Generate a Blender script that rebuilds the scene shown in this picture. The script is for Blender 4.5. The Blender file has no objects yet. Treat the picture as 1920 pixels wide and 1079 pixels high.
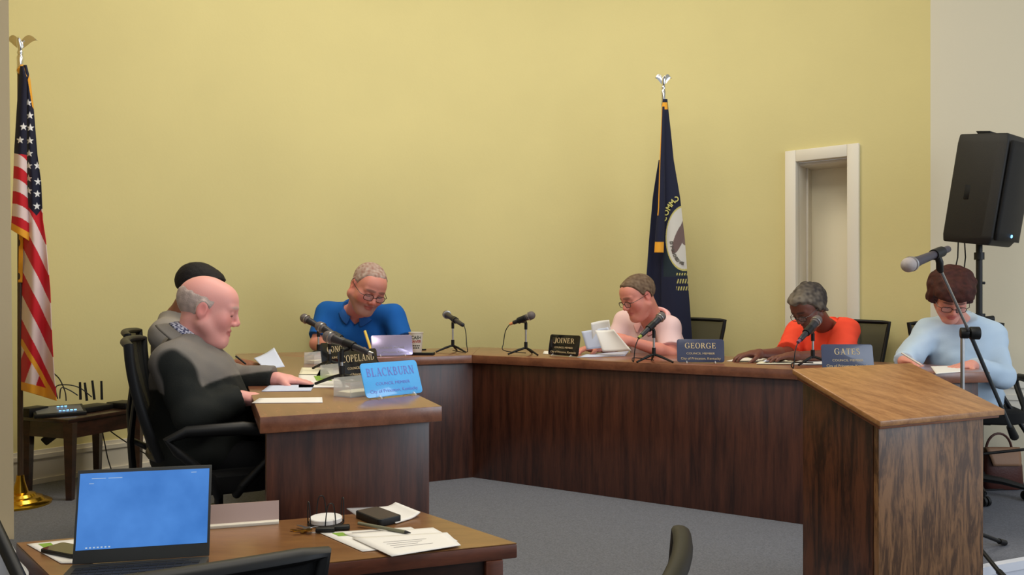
import bpy, bmesh, math, random
import numpy as np
from mathutils import Vector, Matrix, noise as mnoise
random.seed(4)
C = bpy.context.scene.collection
PI = math.pi
F = 1500.0; CX = 960.0; CY = 558.0; CAMZ = 1.36
LOW = 0.0; DAIS = 0.24; DESK = 1.005; TABLE = 0.74

def Q(px, py, Y):            # place seen at (px,py) at distance Y
    return Vector(((px-CX)/F*Y, Y, CAMZ-(py-CY)/F*Y))
def P(px, py, z):            # place seen at (px,py) lying at height z
    Y = (CAMZ-z)*F/(py-CY)
    return Vector(((px-CX)/F*Y, Y, z))
def lin(r, g, b):
    f = lambda c: (c/255/12.92) if c/255 <= .04045 else ((c/255+.055)/1.055)**2.4
    return (f(r), f(g), f(b), 1)

# ---------------------------------------------------------------- materials
MATS = {}
def nmat(name):
    m = bpy.data.materials.new(name); m.use_nodes = True
    nt = m.node_tree; b = nt.nodes['Principled BSDF']
    MATS[name] = m
    return m, nt, b
def mat(name, col, rough=.5, metal=0, coat=0, spec=.5, bump=0, bscale=200, var=0, vscale=6, emit=None, es=0, sub=0, trans=0, ior=1.45, sheen=0):
    m, nt, b = nmat(name)
    b.inputs['Base Color'].default_value = col
    b.inputs['Roughness'].default_value = rough
    b.inputs['Metallic'].default_value = metal
    b.inputs['Coat Weight'].default_value = coat
    b.inputs['Specular IOR Level'].default_value = spec
    b.inputs['Transmission Weight'].default_value = trans
    b.inputs['IOR'].default_value = ior
    b.inputs['Sheen Weight'].default_value = sheen
    b.inputs['Subsurface Weight'].default_value = sub
    b.inputs['Subsurface Radius'].default_value = (.02, .008, .005)
    if emit:
        b.inputs['Emission Color'].default_value = emit; b.inputs['Emission Strength'].default_value = es
    tc = nt.nodes.new('ShaderNodeTexCoord')
    if var:
        n = nt.nodes.new('ShaderNodeTexNoise'); n.inputs['Scale'].default_value = vscale; n.inputs['Detail'].default_value = 5
        nt.links.new(tc.outputs['Object'], n.inputs['Vector'])
        r = nt.nodes.new('ShaderNodeValToRGB')
        r.color_ramp.elements[0].position = .3; r.color_ramp.elements[1].position = .7
        r.color_ramp.elements[0].color = [c*(1-var) for c in col[:3]]+[1]
        r.color_ramp.elements[1].color = [min(1, c*(1+var)) for c in col[:3]]+[1]
        nt.links.new(n.outputs['Fac'], r.inputs['Fac']); nt.links.new(r.outputs['Color'], b.inputs['Base Color'])
    if bump:
        n = nt.nodes.new('ShaderNodeTexNoise'); n.inputs['Scale'].default_value = bscale; n.inputs['Detail'].default_value = 3
        nt.links.new(tc.outputs['Object'], n.inputs['Vector'])
        bp = nt.nodes.new('ShaderNodeBump'); bp.inputs['Strength'].default_value = bump; bp.inputs['Distance'].default_value = .002
        nt.links.new(n.outputs['Fac'], bp.inputs['Height']); nt.links.new(bp.outputs['Normal'], b.inputs['Normal'])
    return m
def wood(name, dark, light, stretch, rough=.4, coat=.2, contrast=(.35, .65), scale=1.0, figure=0, rot=(0, 0, 0), streak=1.0):
    m, nt, b = nmat(name); N = nt.nodes.new; L = nt.links.new
    tc = N('ShaderNodeTexCoord'); mp = N('ShaderNodeMapping'); mp.inputs['Scale'].default_value = stretch
    mp.inputs['Rotation'].default_value = rot
    mr = N('ShaderNodeMapping')
    L(tc.outputs['Object'], mr.inputs['Vector']); mr.inputs['Rotation'].default_value = rot
    mp.inputs['Rotation'].default_value = (0, 0, 0)
    L(mr.outputs['Vector'], mp.inputs['Vector'])
    n1 = N('ShaderNodeTexNoise'); n1.inputs['Scale'].default_value = 3*scale; n1.inputs['Detail'].default_value = 8; n1.inputs['Roughness'].default_value = .65; n1.inputs['Distortion'].default_value = figure
    n2 = N('ShaderNodeTexNoise'); n2.inputs['Scale'].default_value = 14*scale; n2.inputs['Detail'].default_value = 6; n2.inputs['Roughness'].default_value = .7
    L(mp.outputs['Vector'], n1.inputs['Vector']); L(mp.outputs['Vector'], n2.inputs['Vector'])
    mx = N('ShaderNodeMath'); mx.operation = 'MULTIPLY_ADD'; mx.inputs[1].default_value = .35*streak
    sb = N('ShaderNodeMath'); sb.operation = 'SUBTRACT'; sb.inputs[1].default_value = .5
    L(n2.outputs['Fac'], sb.inputs[0]); L(sb.outputs[0], mx.inputs[0]); L(n1.outputs['Fac'], mx.inputs[2])
    r = N('ShaderNodeValToRGB'); r.color_ramp.elements[0].position = contrast[0]; r.color_ramp.elements[1].position = contrast[1]
    r.color_ramp.elements[0].color = dark; r.color_ramp.elements[1].color = light
    L(mx.outputs[0], r.inputs['Fac']); L(r.outputs['Color'], b.inputs['Base Color'])
    b.inputs['Roughness'].default_value = rough; b.inputs['Coat Weight'].default_value = coat; b.inputs['Coat Roughness'].default_value = .25
    bp = N('ShaderNodeBump'); bp.inputs['Strength'].default_value = .15; bp.inputs['Distance'].default_value = .001
    L(n2.outputs['Fac'], bp.inputs['Height']); L(bp.outputs['Normal'], b.inputs['Normal'])
    return m
def attr_mat(name, rough=.5, sub=0, spec=.4, bump=0, bscale=150, sheen=0, mult=0, mscale=60):
    m, nt, b = nmat(name); N = nt.nodes.new; L = nt.links.new
    a = N('ShaderNodeAttribute'); a.attribute_name = 'Col'
    L(a.outputs['Color'], b.inputs['Base Color'])
    b.inputs['Roughness'].default_value = rough; b.inputs['Specular IOR Level'].default_value = spec
    b.inputs['Subsurface Weight'].default_value = sub; b.inputs['Subsurface Radius'].default_value = (.015, .006, .004)
    b.inputs['Sheen Weight'].default_value = sheen
    if bump:
        tc = N('ShaderNodeTexCoord'); n = N('ShaderNodeTexNoise'); n.inputs['Scale'].default_value = bscale; n.inputs['Detail'].default_value = 4
        L(tc.outputs['Object'], n.inputs['Vector'])
        bp = N('ShaderNodeBump'); bp.inputs['Strength'].default_value = bump; bp.inputs['Distance'].default_value = .002
        L(n.outputs['Fac'], bp.inputs['Height']); L(bp.outputs['Normal'], b.inputs['Normal'])
    return m

# ---------------------------------------------------------------- mesh builder
def rotz(a): return Matrix.Rotation(a, 3, 'Z')
def basis(x, y, z): return Matrix((x, y, z)).transposed()
class MB:
    def __init__(s): s.v = []; s.f = []
    def add(s, vs, fs, M=None, off=None):
        o = len(s.v)
        for v in vs:
            v = Vector(v)
            if M is not None: v = M @ v
            if off is not None: v = v + Vector(off)
            s.v.append(v)
        s.f += [[i+o for i in f] for f in fs]; return s
    def box(s, c, size, M=None):
        x, y, z = [k/2 for k in size]
        vs = [(-x,-y,-z),(x,-y,-z),(x,y,-z),(-x,y,-z),(-x,-y,z),(x,-y,z),(x,y,z),(-x,y,z)]
        fs = [(0,3,2,1),(4,5,6,7),(0,1,5,4),(1,2,6,5),(2,3,7,6),(3,0,4,7)]
        return s.add(vs, fs, M, c)
    def tube(s, pts, r, n=10, cap=True, flat=None):
        pts = [Vector(p) for p in pts]; m = len(pts)
        rr = r if isinstance(r, (list, tuple)) else [r]*m
        prev = None; vs = []; fs = []
        for i, p in enumerate(pts):
            t = (pts[min(i+1, m-1)]-pts[max(i-1, 0)]).normalized()
            if prev is None:
                ref = Vector((0,0,1)) if abs(t.z) < .9 else Vector((1,0,0))
                a = t.cross(ref).normalized()
            else:
                a = prev - t*prev.dot(t)
                a = a.normalized() if a.length > 1e-6 else t.orthogonal().normalized()
            prev = a; b = t.cross(a)
            for k in range(n):
                th = 2*PI*k/n
                fx = flat if flat else 1
                vs.append(p + a*math.cos(th)*rr[i] + b*math.sin(th)*rr[i]*fx)
        for i in range(m-1):
            for k in range(n):
                fs.append((i*n+k, i*n+(k+1)%n, (i+1)*n+(k+1)%n, (i+1)*n+k))
        if cap:
            fs.append(tuple(range(n))[::-1]); fs.append(tuple((m-1)*n+k for k in range(n)))
        return s.add(vs, fs)
    def lathe(s, prof, c=(0,0,0), n=24, M=None):
        vs = []; fs = []
        for r, z in prof:
            for k in range(n):
                th = 2*PI*k/n; vs.append((r*math.cos(th), r*math.sin(th), z))
        for i in range(len(prof)-1):
            for k in range(n):
                fs.append((i*n+k, i*n+(k+1)%n, (i+1)*n+(k+1)%n, (i+1)*n+k))
        fs.append(tuple(range(n))[::-1]); fs.append(tuple((len(prof)-1)*n+k for k in range(n)))
        return s.add(vs, fs, M, c)
    def prism(s, poly, z0, z1, M=None, off=None):
        n = len(poly)
        area = sum(poly[i][0]*poly[(i+1)%n][1]-poly[(i+1)%n][0]*poly[i][1] for i in range(n))
        if area < 0: poly = poly[::-1]
        vs = [(x,y,z0) for x,y in poly]+[(x,y,z1) for x,y in poly]
        fs = [tuple(range(n))[::-1], tuple(range(n,2*n))]
        fs += [(i,(i+1)%n,n+(i+1)%n,n+i) for i in range(n)]
        return s.add(vs, fs, M, off)
    def grid(s, fn, nu, nv):
        vs = [fn(i/(nu-1), j/(nv-1)) for j in range(nv) for i in range(nu)]
        fs = [(j*nu+i, j*nu+i+1, (j+1)*nu+i+1, (j+1)*nu+i) for j in range(nv-1) for i in range(nu-1)]
        return s.add(vs, fs)
    def build(s, name, m, parent=None, world=False, bevel=0, seg=2, angle=38, subd=0, solid=0):
        off = Vector((0,0,0))
        if world and parent is not None:
            r = parent
            while r is not None: off += r.location; r = r.parent
        me = bpy.data.meshes.new(name)
        me.from_pydata([tuple(v-off) for v in s.v], [], s.f); me.validate()
        bm = bmesh.new(); bm.from_mesh(me)
        if bevel:
            bmesh.ops.bevel(bm, geom=[e for e in bm.edges if len(e.link_faces)==2 and e.calc_face_angle(0) > .5], offset=bevel, segments=seg, affect='EDGES', profile=.5)
        for f in bm.faces: f.smooth = True
        for e in bm.edges:
            if len(e.link_faces) == 2 and e.calc_face_angle(0) > math.radians(angle): e.smooth = False
        bm.to_mesh(me); bm.free()
        return link(me, name, m, parent, subd, solid)
def link(me, name, m, parent=None, subd=0, solid=0):
    o = bpy.data.objects.new(name, me); C.objects.link(o)
    if m is not None: me.materials.append(m)
    if parent is not None: o.parent = parent
    if solid:
        md = o.modifiers.new('thick', 'SOLIDIFY'); md.thickness = solid; md.offset = 0
    if subd:
        md = o.modifiers.new('sub', 'SUBSURF'); md.levels = subd; md.render_levels = subd
    return o
def thing(name, label, cat, loc=(0,0,0), rz=0, group=None):
    o = bpy.data.objects.new(name, None); C.objects.link(o); o.empty_display_size = .05
    o.location = loc; o.rotation_euler = (0,0,rz); o['label'] = label; o['category'] = cat
    if group: o['group'] = group
    return o
def tag(o, label, cat, group=None):
    o['label'] = label; o['category'] = cat
    if group: o['group'] = group
    return o
def struct(o): o['kind'] = 'structure'; return o
def dup(root, loc, rz, label, group=None):
    r = root.copy(); C.objects.link(r); r.location = loc; r.rotation_euler = (0,0,rz); r['label'] = label
    if group: r['group'] = group
    def rec(a, b):
        for ch in list(a.children):
            c = ch.copy(); C.objects.link(c); c.parent = b; rec(ch, c)
    rec(root, r); return r
def centre_origin(o, at):
    at = Vector(at)
    o.data.transform(Matrix.Translation(-at)); o.location = at; return o

# ---------------------------------------------------------------- signed distance fields -> meshes
def rcone(a, b, r1, r2):
    a = np.array(a, dtype=np.float32); b = np.array(b, dtype=np.float32); ba = b-a; L2 = float(ba@ba)+1e-9
    def f(X, Y, Z):
        x = X-a[0]; y = Y-a[1]; z = Z-a[2]
        t = np.clip((x*ba[0]+y*ba[1]+z*ba[2])/L2, 0, 1)
        return np.sqrt((x-t*ba[0])**2+(y-t*ba[1])**2+(z-t*ba[2])**2)-(r1+(r2-r1)*t)
    r = max(r1, r2)
    return f, np.minimum(a, b)-r, np.maximum(a, b)+r
def ccone(a, b, r1, r2):      # flat end at b
    f0, lo, hi = rcone(a, b, r1, r2); a = np.array(a); b = np.array(b); d = (b-a)/np.linalg.norm(b-a)
    def f(X, Y, Z):
        return np.maximum(f0(X, Y, Z), (X-b[0])*d[0]+(Y-b[1])*d[1]+(Z-b[2])*d[2])
    return f, lo, hi
def ell(c, r, R=None):
    c = np.array(c, dtype=np.float32); R = np.eye(3) if R is None else np.array(R)   # R columns = axes
    def f(X, Y, Z):
        x = X-c[0]; y = Y-c[1]; z = Z-c[2]
        u = [(x*R[0,i]+y*R[1,i]+z*R[2,i]) for i in range(3)]
        k0 = np.sqrt(sum((u[i]/r[i])**2 for i in range(3)))
        k1 = np.sqrt(sum((u[i]/r[i]**2)**2 for i in range(3)))+1e-6
        return k0*(k0-1)/k1
    m = max(r)
    return f, c-m, c+m
def smin(a, b, k):
    h = np.clip(.5+.5*(a-b)/k, 0, 1); return a*(1-h)+b*h-k*h*(1-h)
def smax(a, b, k): return -smin(-a, -b, k)
class Field:
    def __init__(s, prims, h, pad=.03):
        los = np.array([p[1] for p, k in prims]); his = np.array([p[2] for p, k in prims])
        s.lo = los.min(0)-pad; hi = his.max(0)+pad; s.h = h
        s.n = np.ceil((hi-s.lo)/h).astype(int)+2
        s.d = np.full(s.n, .5, dtype=np.float32)
        for p, k in prims: s.add(p, k)
    def blk(s, lo, hi):
        i0 = np.clip(np.floor((np.array(lo)-s.lo)/s.h).astype(int), 0, s.n-1); i1 = np.clip(np.ceil((np.array(hi)-s.lo)/s.h).astype(int)+1, 1, s.n)
        sl = tuple(slice(a, b) for a, b in zip(i0, i1))
        ax = [(s.lo[i]+np.arange(i0[i], i1[i])*s.h).astype(np.float32) for i in range(3)]
        return sl, ax[0][:,None,None], ax[1][None,:,None], ax[2][None,None,:]
    def add(s, p, k):
        f, lo, hi = p; m = .03+abs(k)
        sl, X, Y, Z = s.blk(lo-m, hi+m)
        if k > 0: s.d[sl] = smin(s.d[sl], f(X, Y, Z), k)
        else: s.d[sl] = smax(s.d[sl], -f(X, Y, Z), -k)
    def apply(s, fn, lo=None, hi=None):
        lo = s.lo if lo is None else lo; hi = s.lo+s.n*s.h if hi is None else hi
        sl, X, Y, Z = s.blk(lo, hi); s.d[sl] = fn(s.d[sl], X, Y, Z)
    def nets(s):
        d = s.d; d[0]=d[-1]=.5; d[:,0]=d[:,-1]=.5; d[:,:,0]=d[:,:,-1]=.5
        g = d < 0; a = g.astype(np.int8)
        c = a[:-1]+a[1:]; c = c[:,:-1]+c[:,1:]; c = c[:,:,:-1]+c[:,:,1:]
        I = np.argwhere((c > 0) & (c < 8))
        n = len(I); ids = np.full(c.shape, -1, dtype=np.int32); ids[I[:,0], I[:,1], I[:,2]] = np.arange(n)
        cor = np.array([(i, j, k) for i in (0,1) for j in (0,1) for k in (0,1)])
        V = np.stack([d[I[:,0]+o[0], I[:,1]+o[1], I[:,2]+o[2]] for o in cor], 1)
        acc = np.zeros((n, 3)); cnt = np.zeros(n)
        for e0 in range(8):
            for e1 in range(e0+1, 8):
                if abs(cor[e0]-cor[e1]).sum() != 1: continue
                m = (V[:,e0] < 0) != (V[:,e1] < 0)
                t = V[m,e0]/(V[m,e0]-V[m,e1])
                acc[m] += cor[e0]+t[:,None]*(cor[e1]-cor[e0]); cnt[m] += 1
        pos = s.lo+(I+acc/cnt[:,None])*s.h
        faces = []
        for ax in range(3):
            b, c2 = (ax+1)%3, (ax+2)%3
            g0 = np.take(g, range(0, g.shape[ax]-1), ax); g1 = np.take(g, range(1, g.shape[ax]), ax)
            E = np.argwhere(g0 != g1); E = E[(E[:,b] > 0) & (E[:,c2] > 0) & (E[:,b] < ids.shape[b]) & (E[:,c2] < ids.shape[c2])]
            inside = g0[E[:,0], E[:,1], E[:,2]]
            def idd(db, dc):
                T = E.copy(); T[:,b] -= db; T[:,c2] -= dc; return ids[T[:,0], T[:,1], T[:,2]]
            q = np.stack([idd(1,1), idd(0,1), idd(0,0), idd(1,0)], 1)
            q[~inside] = q[~inside][:,::-1]
            faces.append(q)
        return pos, np.concatenate(faces)
def net_mesh(field, name, m, parent, off, colfn=None):
    pos, fc = field.nets()
    me = bpy.data.meshes.new(name)
    me.vertices.add(len(pos)); me.vertices.foreach_set('co', (pos-np.array(off)).astype(np.float32).ravel())
    me.loops.add(len(fc)*4); me.loops.foreach_set('vertex_index', fc.astype(np.int32).ravel())
    me.polygons.add(len(fc)); me.polygons.foreach_set('loop_start', np.arange(0, len(fc)*4, 4, dtype=np.int32))
    me.update(calc_edges=True)
    me.polygons.foreach_set('use_smooth', np.ones(len(fc), dtype=bool))
    if colfn is not None:
        col = np.ones((len(pos), 4), dtype=np.float32); col[:,:3] = colfn(pos)
        at = me.color_attributes.new('Col', 'FLOAT_COLOR', 'POINT'); at.data.foreach_set('color', col.ravel())
    me.update()
    return link(me, name, m, parent)
def wob(seed, freq, X, Y, Z, n=5):
    rs = np.random.RandomState(seed); o = 0
    for i in range(n):
        k = rs.normal(size=3); k = k/np.linalg.norm(k)*freq*(.6+.9*rs.rand()); o = o+np.sin(k[0]*X+k[1]*Y+k[2]*Z+rs.rand()*6.28)
    return o/n
# ---------------------------------------------------------------- palette
M_wall = mat('yellow_wall_paint', lin(213,201,142), .75, bump=.25, bscale=60, var=.035, vscale=1.2)
M_cream = mat('cream_wall_paint', lin(216,205,178), .75, bump=.2, bscale=60)
M_beige = mat('beige_wall_paint', lin(232,212,174), .75, bump=.2, bscale=60)
M_white = mat('white_trim_paint', lin(226,219,203), .45)
M_ceil = mat('ceiling_paint', lin(225,222,208), .9)
M_carpet = mat('blue_grey_carpet', lin(112,114,122), .95, bump=1.0, bscale=400, var=.22, vscale=140)
M_lowcarpet = mat('lower_floor_carpet', lin(104,106,112), .95, bump=1.0, bscale=400, var=.2, vscale=140)
M_panel = wood('walnut_panel', lin(50,24,16), lin(98,54,36), (9,9,.7), .38, .25, (.33,.70))
M_desktop = wood('walnut_top', lin(112,66,46), lin(146,92,64), (2,7,7), .28, .45, (.3,.7))
M_tabletop = wood('table_laminate', lin(116,76,42), lin(142,98,54), (2,9,9), .28, .45, (.3,.7))
M_tableedge = wood('table_edge', lin(84,44,28), lin(112,60,38), (2,2,9), .35, .3)
M_oaktop = wood('oak_top', lin(142,94,52), lin(184,132,80), (1.0,9,9), .4, .2, (.34,.68), rot=(0,0,.45), streak=1.6)
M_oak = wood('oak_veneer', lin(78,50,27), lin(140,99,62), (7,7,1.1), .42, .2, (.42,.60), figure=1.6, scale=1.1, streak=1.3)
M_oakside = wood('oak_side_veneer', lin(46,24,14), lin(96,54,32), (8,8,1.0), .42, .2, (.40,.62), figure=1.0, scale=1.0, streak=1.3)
M_oakedge = wood('oak_edge', lin(118,66,36), lin(152,92,54), (2,2,9), .4, .2)
M_black = mat('black_plastic', lin(12,12,13), .5)
M_blackmatte = mat('black_matte', lin(18,18,19), .8)
M_fabric = mat('black_seat_fabric', lin(10,10,11), .9, bump=.5, bscale=500)
M_darkwood = wood('dark_table_wood', lin(34,20,15), lin(62,36,26), (3,3,8), .35, .3)
M_chrome = mat('chrome', (.8,.8,.82,1), .15, 1)
M_steel = mat('steel_tube', (.55,.55,.55,1), .3, 1)
M_brass = mat('brass', lin(214,170,60), .22, 1)
M_grille = mat('mic_grille', lin(112,103,102), .5, .25, bump=1, bscale=700)
M_grille2 = mat('silver_mic_grille', lin(186,176,174), .45, .25, bump=1, bscale=700)
M_micbody = mat('mic_body', lin(46,44,48), .4)
M_paper = mat('white_paper', lin(236,232,226), .8)
M_paper2 = mat('cream_paper', lin(232,226,200), .8)
M_paperblue = mat('bluish_paper', lin(206,214,236), .8)
M_ink = mat('grey_print', lin(150,146,146), .8)
M_green = mat('green_print', lin(132,168,62), .8)
M_gold = mat('gold_lettering', lin(220,196,150), .4)
M_plateblack = mat('black_plate', lin(16,17,20), .18, coat=.3)
M_plateblue = mat('slate_plate', lin(66,72,98), .25, coat=.3)
M_plategrey = mat('slate_plate_grey', lin(72,78,102), .25, coat=.3)
M_platereflect = mat('blue_reflection_plate', lin(92,186,255), .15, coat=.6)  # black plate; the blue screen reflection is painted in as its base colour
M_platesilver = mat('silver_plate', lin(176,162,190), .22, .75)
M_red_ink = mat('muted_red_print', lin(122,138,220), .5)
M_acr, nt, b = nmat('clear_acrylic')
b.inputs['Base Color'].default_value = (.95,.96,.98,1); b.inputs['Roughness'].default_value = .05; b.inputs['Alpha'].default_value = .28
def net_mat(name, col, holes):
    m, nt, b = nmat(name); b.inputs['Base Color'].default_value = col; b.inputs['Roughness'].default_value = .7
    N = nt.nodes.new; L = nt.links.new
    tc = N('ShaderNodeTexCoord'); v = N('ShaderNodeTexVoronoi'); v.inputs['Scale'].default_value = 260
    L(tc.outputs['Object'], v.inputs['Vector'])
    g = N('ShaderNodeMath'); g.operation = 'GREATER_THAN'; g.inputs[1].default_value = holes
    L(v.outputs['Distance'], g.inputs[0]); L(g.outputs[0], b.inputs['Alpha'])
    return m
M_mesh, nt, b = nmat('chair_mesh'); b.inputs['Base Color'].default_value = lin(20,21,19); b.inputs['Roughness'].default_value = .8; b.inputs['Alpha'].default_value = .82
M_screen, nt, b = nmat('laptop_screen')
b.inputs['Base Color'].default_value = (0,0,0,1); b.inputs['Roughness'].default_value = .3
_tc = nt.nodes.new('ShaderNodeTexCoord'); _n = nt.nodes.new('ShaderNodeTexNoise'); _n.inputs['Scale'].default_value = 9; _n.inputs['Detail'].default_value = 4
_r = nt.nodes.new('ShaderNodeValToRGB'); _r.color_ramp.elements[0].position = .3; _r.color_ramp.elements[1].position = .7
_r.color_ramp.elements[0].color = lin(58,118,196); _r.color_ramp.elements[1].color = lin(80,142,222)
nt.links.new(_tc.outputs['Object'], _n.inputs['Vector']); nt.links.new(_n.outputs['Fac'], _r.inputs['Fac']); nt.links.new(_r.outputs['Color'], b.inputs['Emission Color'])
b.inputs['Emission Strength'].default_value = 1.0
M_led = mat('blue_led', (0,0,0,1), .4, emit=lin(120,190,255), es=3)
M_ledw = mat('white_icons', (0,0,0,1), .4, emit=lin(200,220,240), es=.8)
M_ledg = mat('green_led', (0,0,0,1), .4, emit=lin(90,255,60), es=2)
M_skin = attr_mat('skin', .5, .12, .4, bump=.15, bscale=220)
M_cloth = attr_mat('dyed_cloth', .85, 0, .2, bump=.35, bscale=350)
M_hair = attr_mat('hair', .7, 0, .25, bump=.9, bscale=260)
M_flag = attr_mat('flag_cloth', .7, 0, .25, bump=.2, bscale=300, sheen=.1)
M_frame = mat('glasses_frame', lin(40,26,26), .3)
M_lens, nt, b = nmat('glasses_lens')
b.inputs['Base Color'].default_value = (.9,.95,1,1); b.inputs['Roughness'].default_value = .05; b.inputs['Alpha'].default_value = .12
M_eye = mat('eye_white', lin(214,200,190), .2)

# ---------------------------------------------------------------- the room
ACX, ACY, AR = -.07, 2.75, 3.48
WTOP = 4.6
def arcpt(a, r=AR): return (ACX+r*math.cos(a), ACY+r*math.sin(a))
A_LEFT = math.radians(172); A_D1 = math.radians(54.6); A_D2 = math.radians(47.5); A_RIGHT = math.radians(39.8)
def wall_arc(a0, a1, z0, z1, name, m, rin=AR, rout=AR+.15, n=60):
    mb = MB()
    ps = [arcpt(a0+(a1-a0)*i/n, rin) for i in range(n+1)]; po = [arcpt(a0+(a1-a0)*i/n, rout) for i in range(n+1)]
    mb.prism(ps+po[::-1], z0, z1); return mb.build(name, m, angle=30)
DOORTOP = 2.33
struct(wall_arc(A_LEFT, A_D1, DAIS-.02, WTOP, 'wall_back', M_wall))
struct(wall_arc(A_D2, A_RIGHT, DAIS-.02, WTOP, 'wall_back_right', M_wall, n=8))
struct(wall_arc(A_D1, A_D2, DOORTOP, WTOP, 'wall_back_door', M_wall, n=8))
rc = Vector((*arcpt(A_RIGHT), 0))
mb = MB(); e2 = Vector((5.2, rc.y-.75, 0)); mb.prism([(rc.x,rc.y),(e2.x,e2.y),(e2.x,e2.y+.15),(rc.x+.05,rc.y+.2)], -.02, WTOP); struct(mb.build('wall_right', M_cream))
dR = (e2-rc).normalized(); nR = Vector((dR.y, -dR.x, 0))
if nR.y > 0: nR = -nR
def rail(z0, prof, name, start=.0, L=2.6):
    mb = MB()
    for d, a, b2 in prof:
        p = rc+dR*start; q = rc+dR*L
        mb.prism([(p.x,p.y),(q.x,q.y),(q.x+nR.x*d,q.y+nR.y*d),(p.x+nR.x*d,p.y+nR.y*d)], z0+a, z0+b2)
    return struct(mb.build(name, M_white))
rail(DAIS, [(.018,.46,.60),(.035,.575,.615),(.03,.50,.53),(.022,.445,.47)], 'trim_1')
# skirting along the curved wall
mb = MB()
for rin, z0, z1 in ((AR-.022,0,.15),(AR-.03,.15,.175),(AR-.014,.175,.20),(AR-.035,0,.03)):
    n = 50; a0, a1 = A_LEFT, A_D1+.02
    ps = [arcpt(a0+(a1-a0)*i/n, rin) for i in range(n+1)]; po = [arcpt(a0+(a1-a0)*i/n, AR+.01) for i in range(n+1)]
    mb.prism(ps+po[::-1], DAIS+z0, DAIS+z1)
struct(mb.build('baseboard_back', M_white, angle=25))
# doorway: casing, reveal and recessed door
pL = Vector((*arcpt(A_D1), 0)); pR = Vector((*arcpt(A_D2), 0)); dD = (pR-pL).normalized(); nD = Vector((-dD.y, dD.x, 0))
if nD.y < 0: nD = -nD
def dbox(mb, u0, u1, v0, v1, z0, z1):
    q = [pL+dD*u0+nD*v0, pL+dD*u1+nD*v0, pL+dD*u1+nD*v1, pL+dD*u0+nD*v1]
    mb.prism([(a.x,a.y) for a in q], z0, z1)
W = (pR-pL).length
door = struct(thing('door_1', 'x', 'y')); del door['label']; del door['category']
mb = MB(); dbox(mb, -.03, .045, -.03, .05, DAIS, DOORTOP-.0+.05); dbox(mb, W-.045, W+.03, -.03, .05, DAIS, DOORTOP+.05); dbox(mb, .045, W-.045, -.03, .05, DOORTOP-.03, DOORTOP+.05)
mb.build('door_casing', M_white, door, bevel=.004)
mb = MB(); dbox(mb, .02, .045, .05, .34, DAIS, DOORTOP-.03); dbox(mb, W-.045, W-.02, .05, .34, DAIS, DOORTOP-.03); dbox(mb, .02, W-.02, .05, .34, DOORTOP-.05, DOORTOP-.03); dbox(mb, .045, .06, .18, .20, DAIS, DOORTOP-.05)
mb.build('door_reveal', M_white, door, bevel=.002)
mb = MB(); dbox(mb, .045, W-.045, .30, .34, DAIS, DOORTOP-.05); mb.build('door_panel', mat('door_cream_paint', lin(240,232,204), .5), door)
# proscenium wall on the left and dais
PX = -2.30; PY = 3.70
mb = MB(); xb, xt = PX, PX-.047*1.0; kk = (PY+.14)/PY*1.012
mb.add([(xb,PY,0),(xb*kk,PY+.14,0),(-5.2,PY+.14,0),(-5.2,PY,0),(xt,PY,WTOP),(xt*kk,PY+.14,WTOP),(-5.2,PY+.14,WTOP),(-5.2,PY,WTOP)], [(0,1,2,3),(7,6,5,4),(0,4,5,1),(1,5,6,2),(2,6,7,3),(3,7,4,0)]); wl = mb.build('wall_left', M_beige); struct(wl)
front = [(5.2, 3.35+.404*3.2), (2.0, 3.35), (-.28, 2.43), (-1.05, 2.12), (PX+.005, PY-.05), (-5.0, PY-.05)]
dais = front + [(-5.0, 6.6), (5.2, 6.6)]
mb = MB(); mb.prism(dais, .005, DAIS); fl = mb.build('floor_dais', M_carpet); struct(fl)
def off_poly(pts, d):   # shift an open polyline outward (towards the audience)
    out = []
    for i, p in enumerate(pts):
        a = Vector(pts[max(i-1,0)]); b = Vector(pts[min(i+1,len(pts)-1)]); t = (b-a).normalized(); n = Vector((-t.y, t.x))
        if n.y > 0: n = -n
        out.append((p[0]+n.x*d, p[1]+n.y*d))
    return out
mb = MB()
ins = off_poly(front, -.004); o1 = off_poly(front, .03); o2 = off_poly(front, .012)
for a in range(len(front)-1):
    mb.prism([ins[a], ins[a+1], o1[a+1], o1[a]], DAIS-.03, DAIS+.006)
    mb.prism([ins[a], ins[a+1], o2[a+1], o2[a]], .0, DAIS-.03)
struct(mb.build('trim_2', mat('dais_riser_paint', lin(226,228,236), .5)))
mb = MB(); mb.prism([(-5.2,-3),(5.2,-3),(5.2,6.6),(-5.2,6.6)], -.1, 0); struct(mb.build('floor', M_lowcarpet))
mb = MB(); mb.prism([(-5.2,-3),(5.2,-3),(5.2,6.6),(-5.2,6.6)], WTOP, WTOP+.1); struct(mb.build('ceiling', M_ceil))
mb = MB(); mb.prism([(-5.3,-3),(-5.2,-3),(-5.2,6.6),(-5.3,6.6)], 0, WTOP); struct(mb.build('wall_far_left', M_beige))

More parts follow.
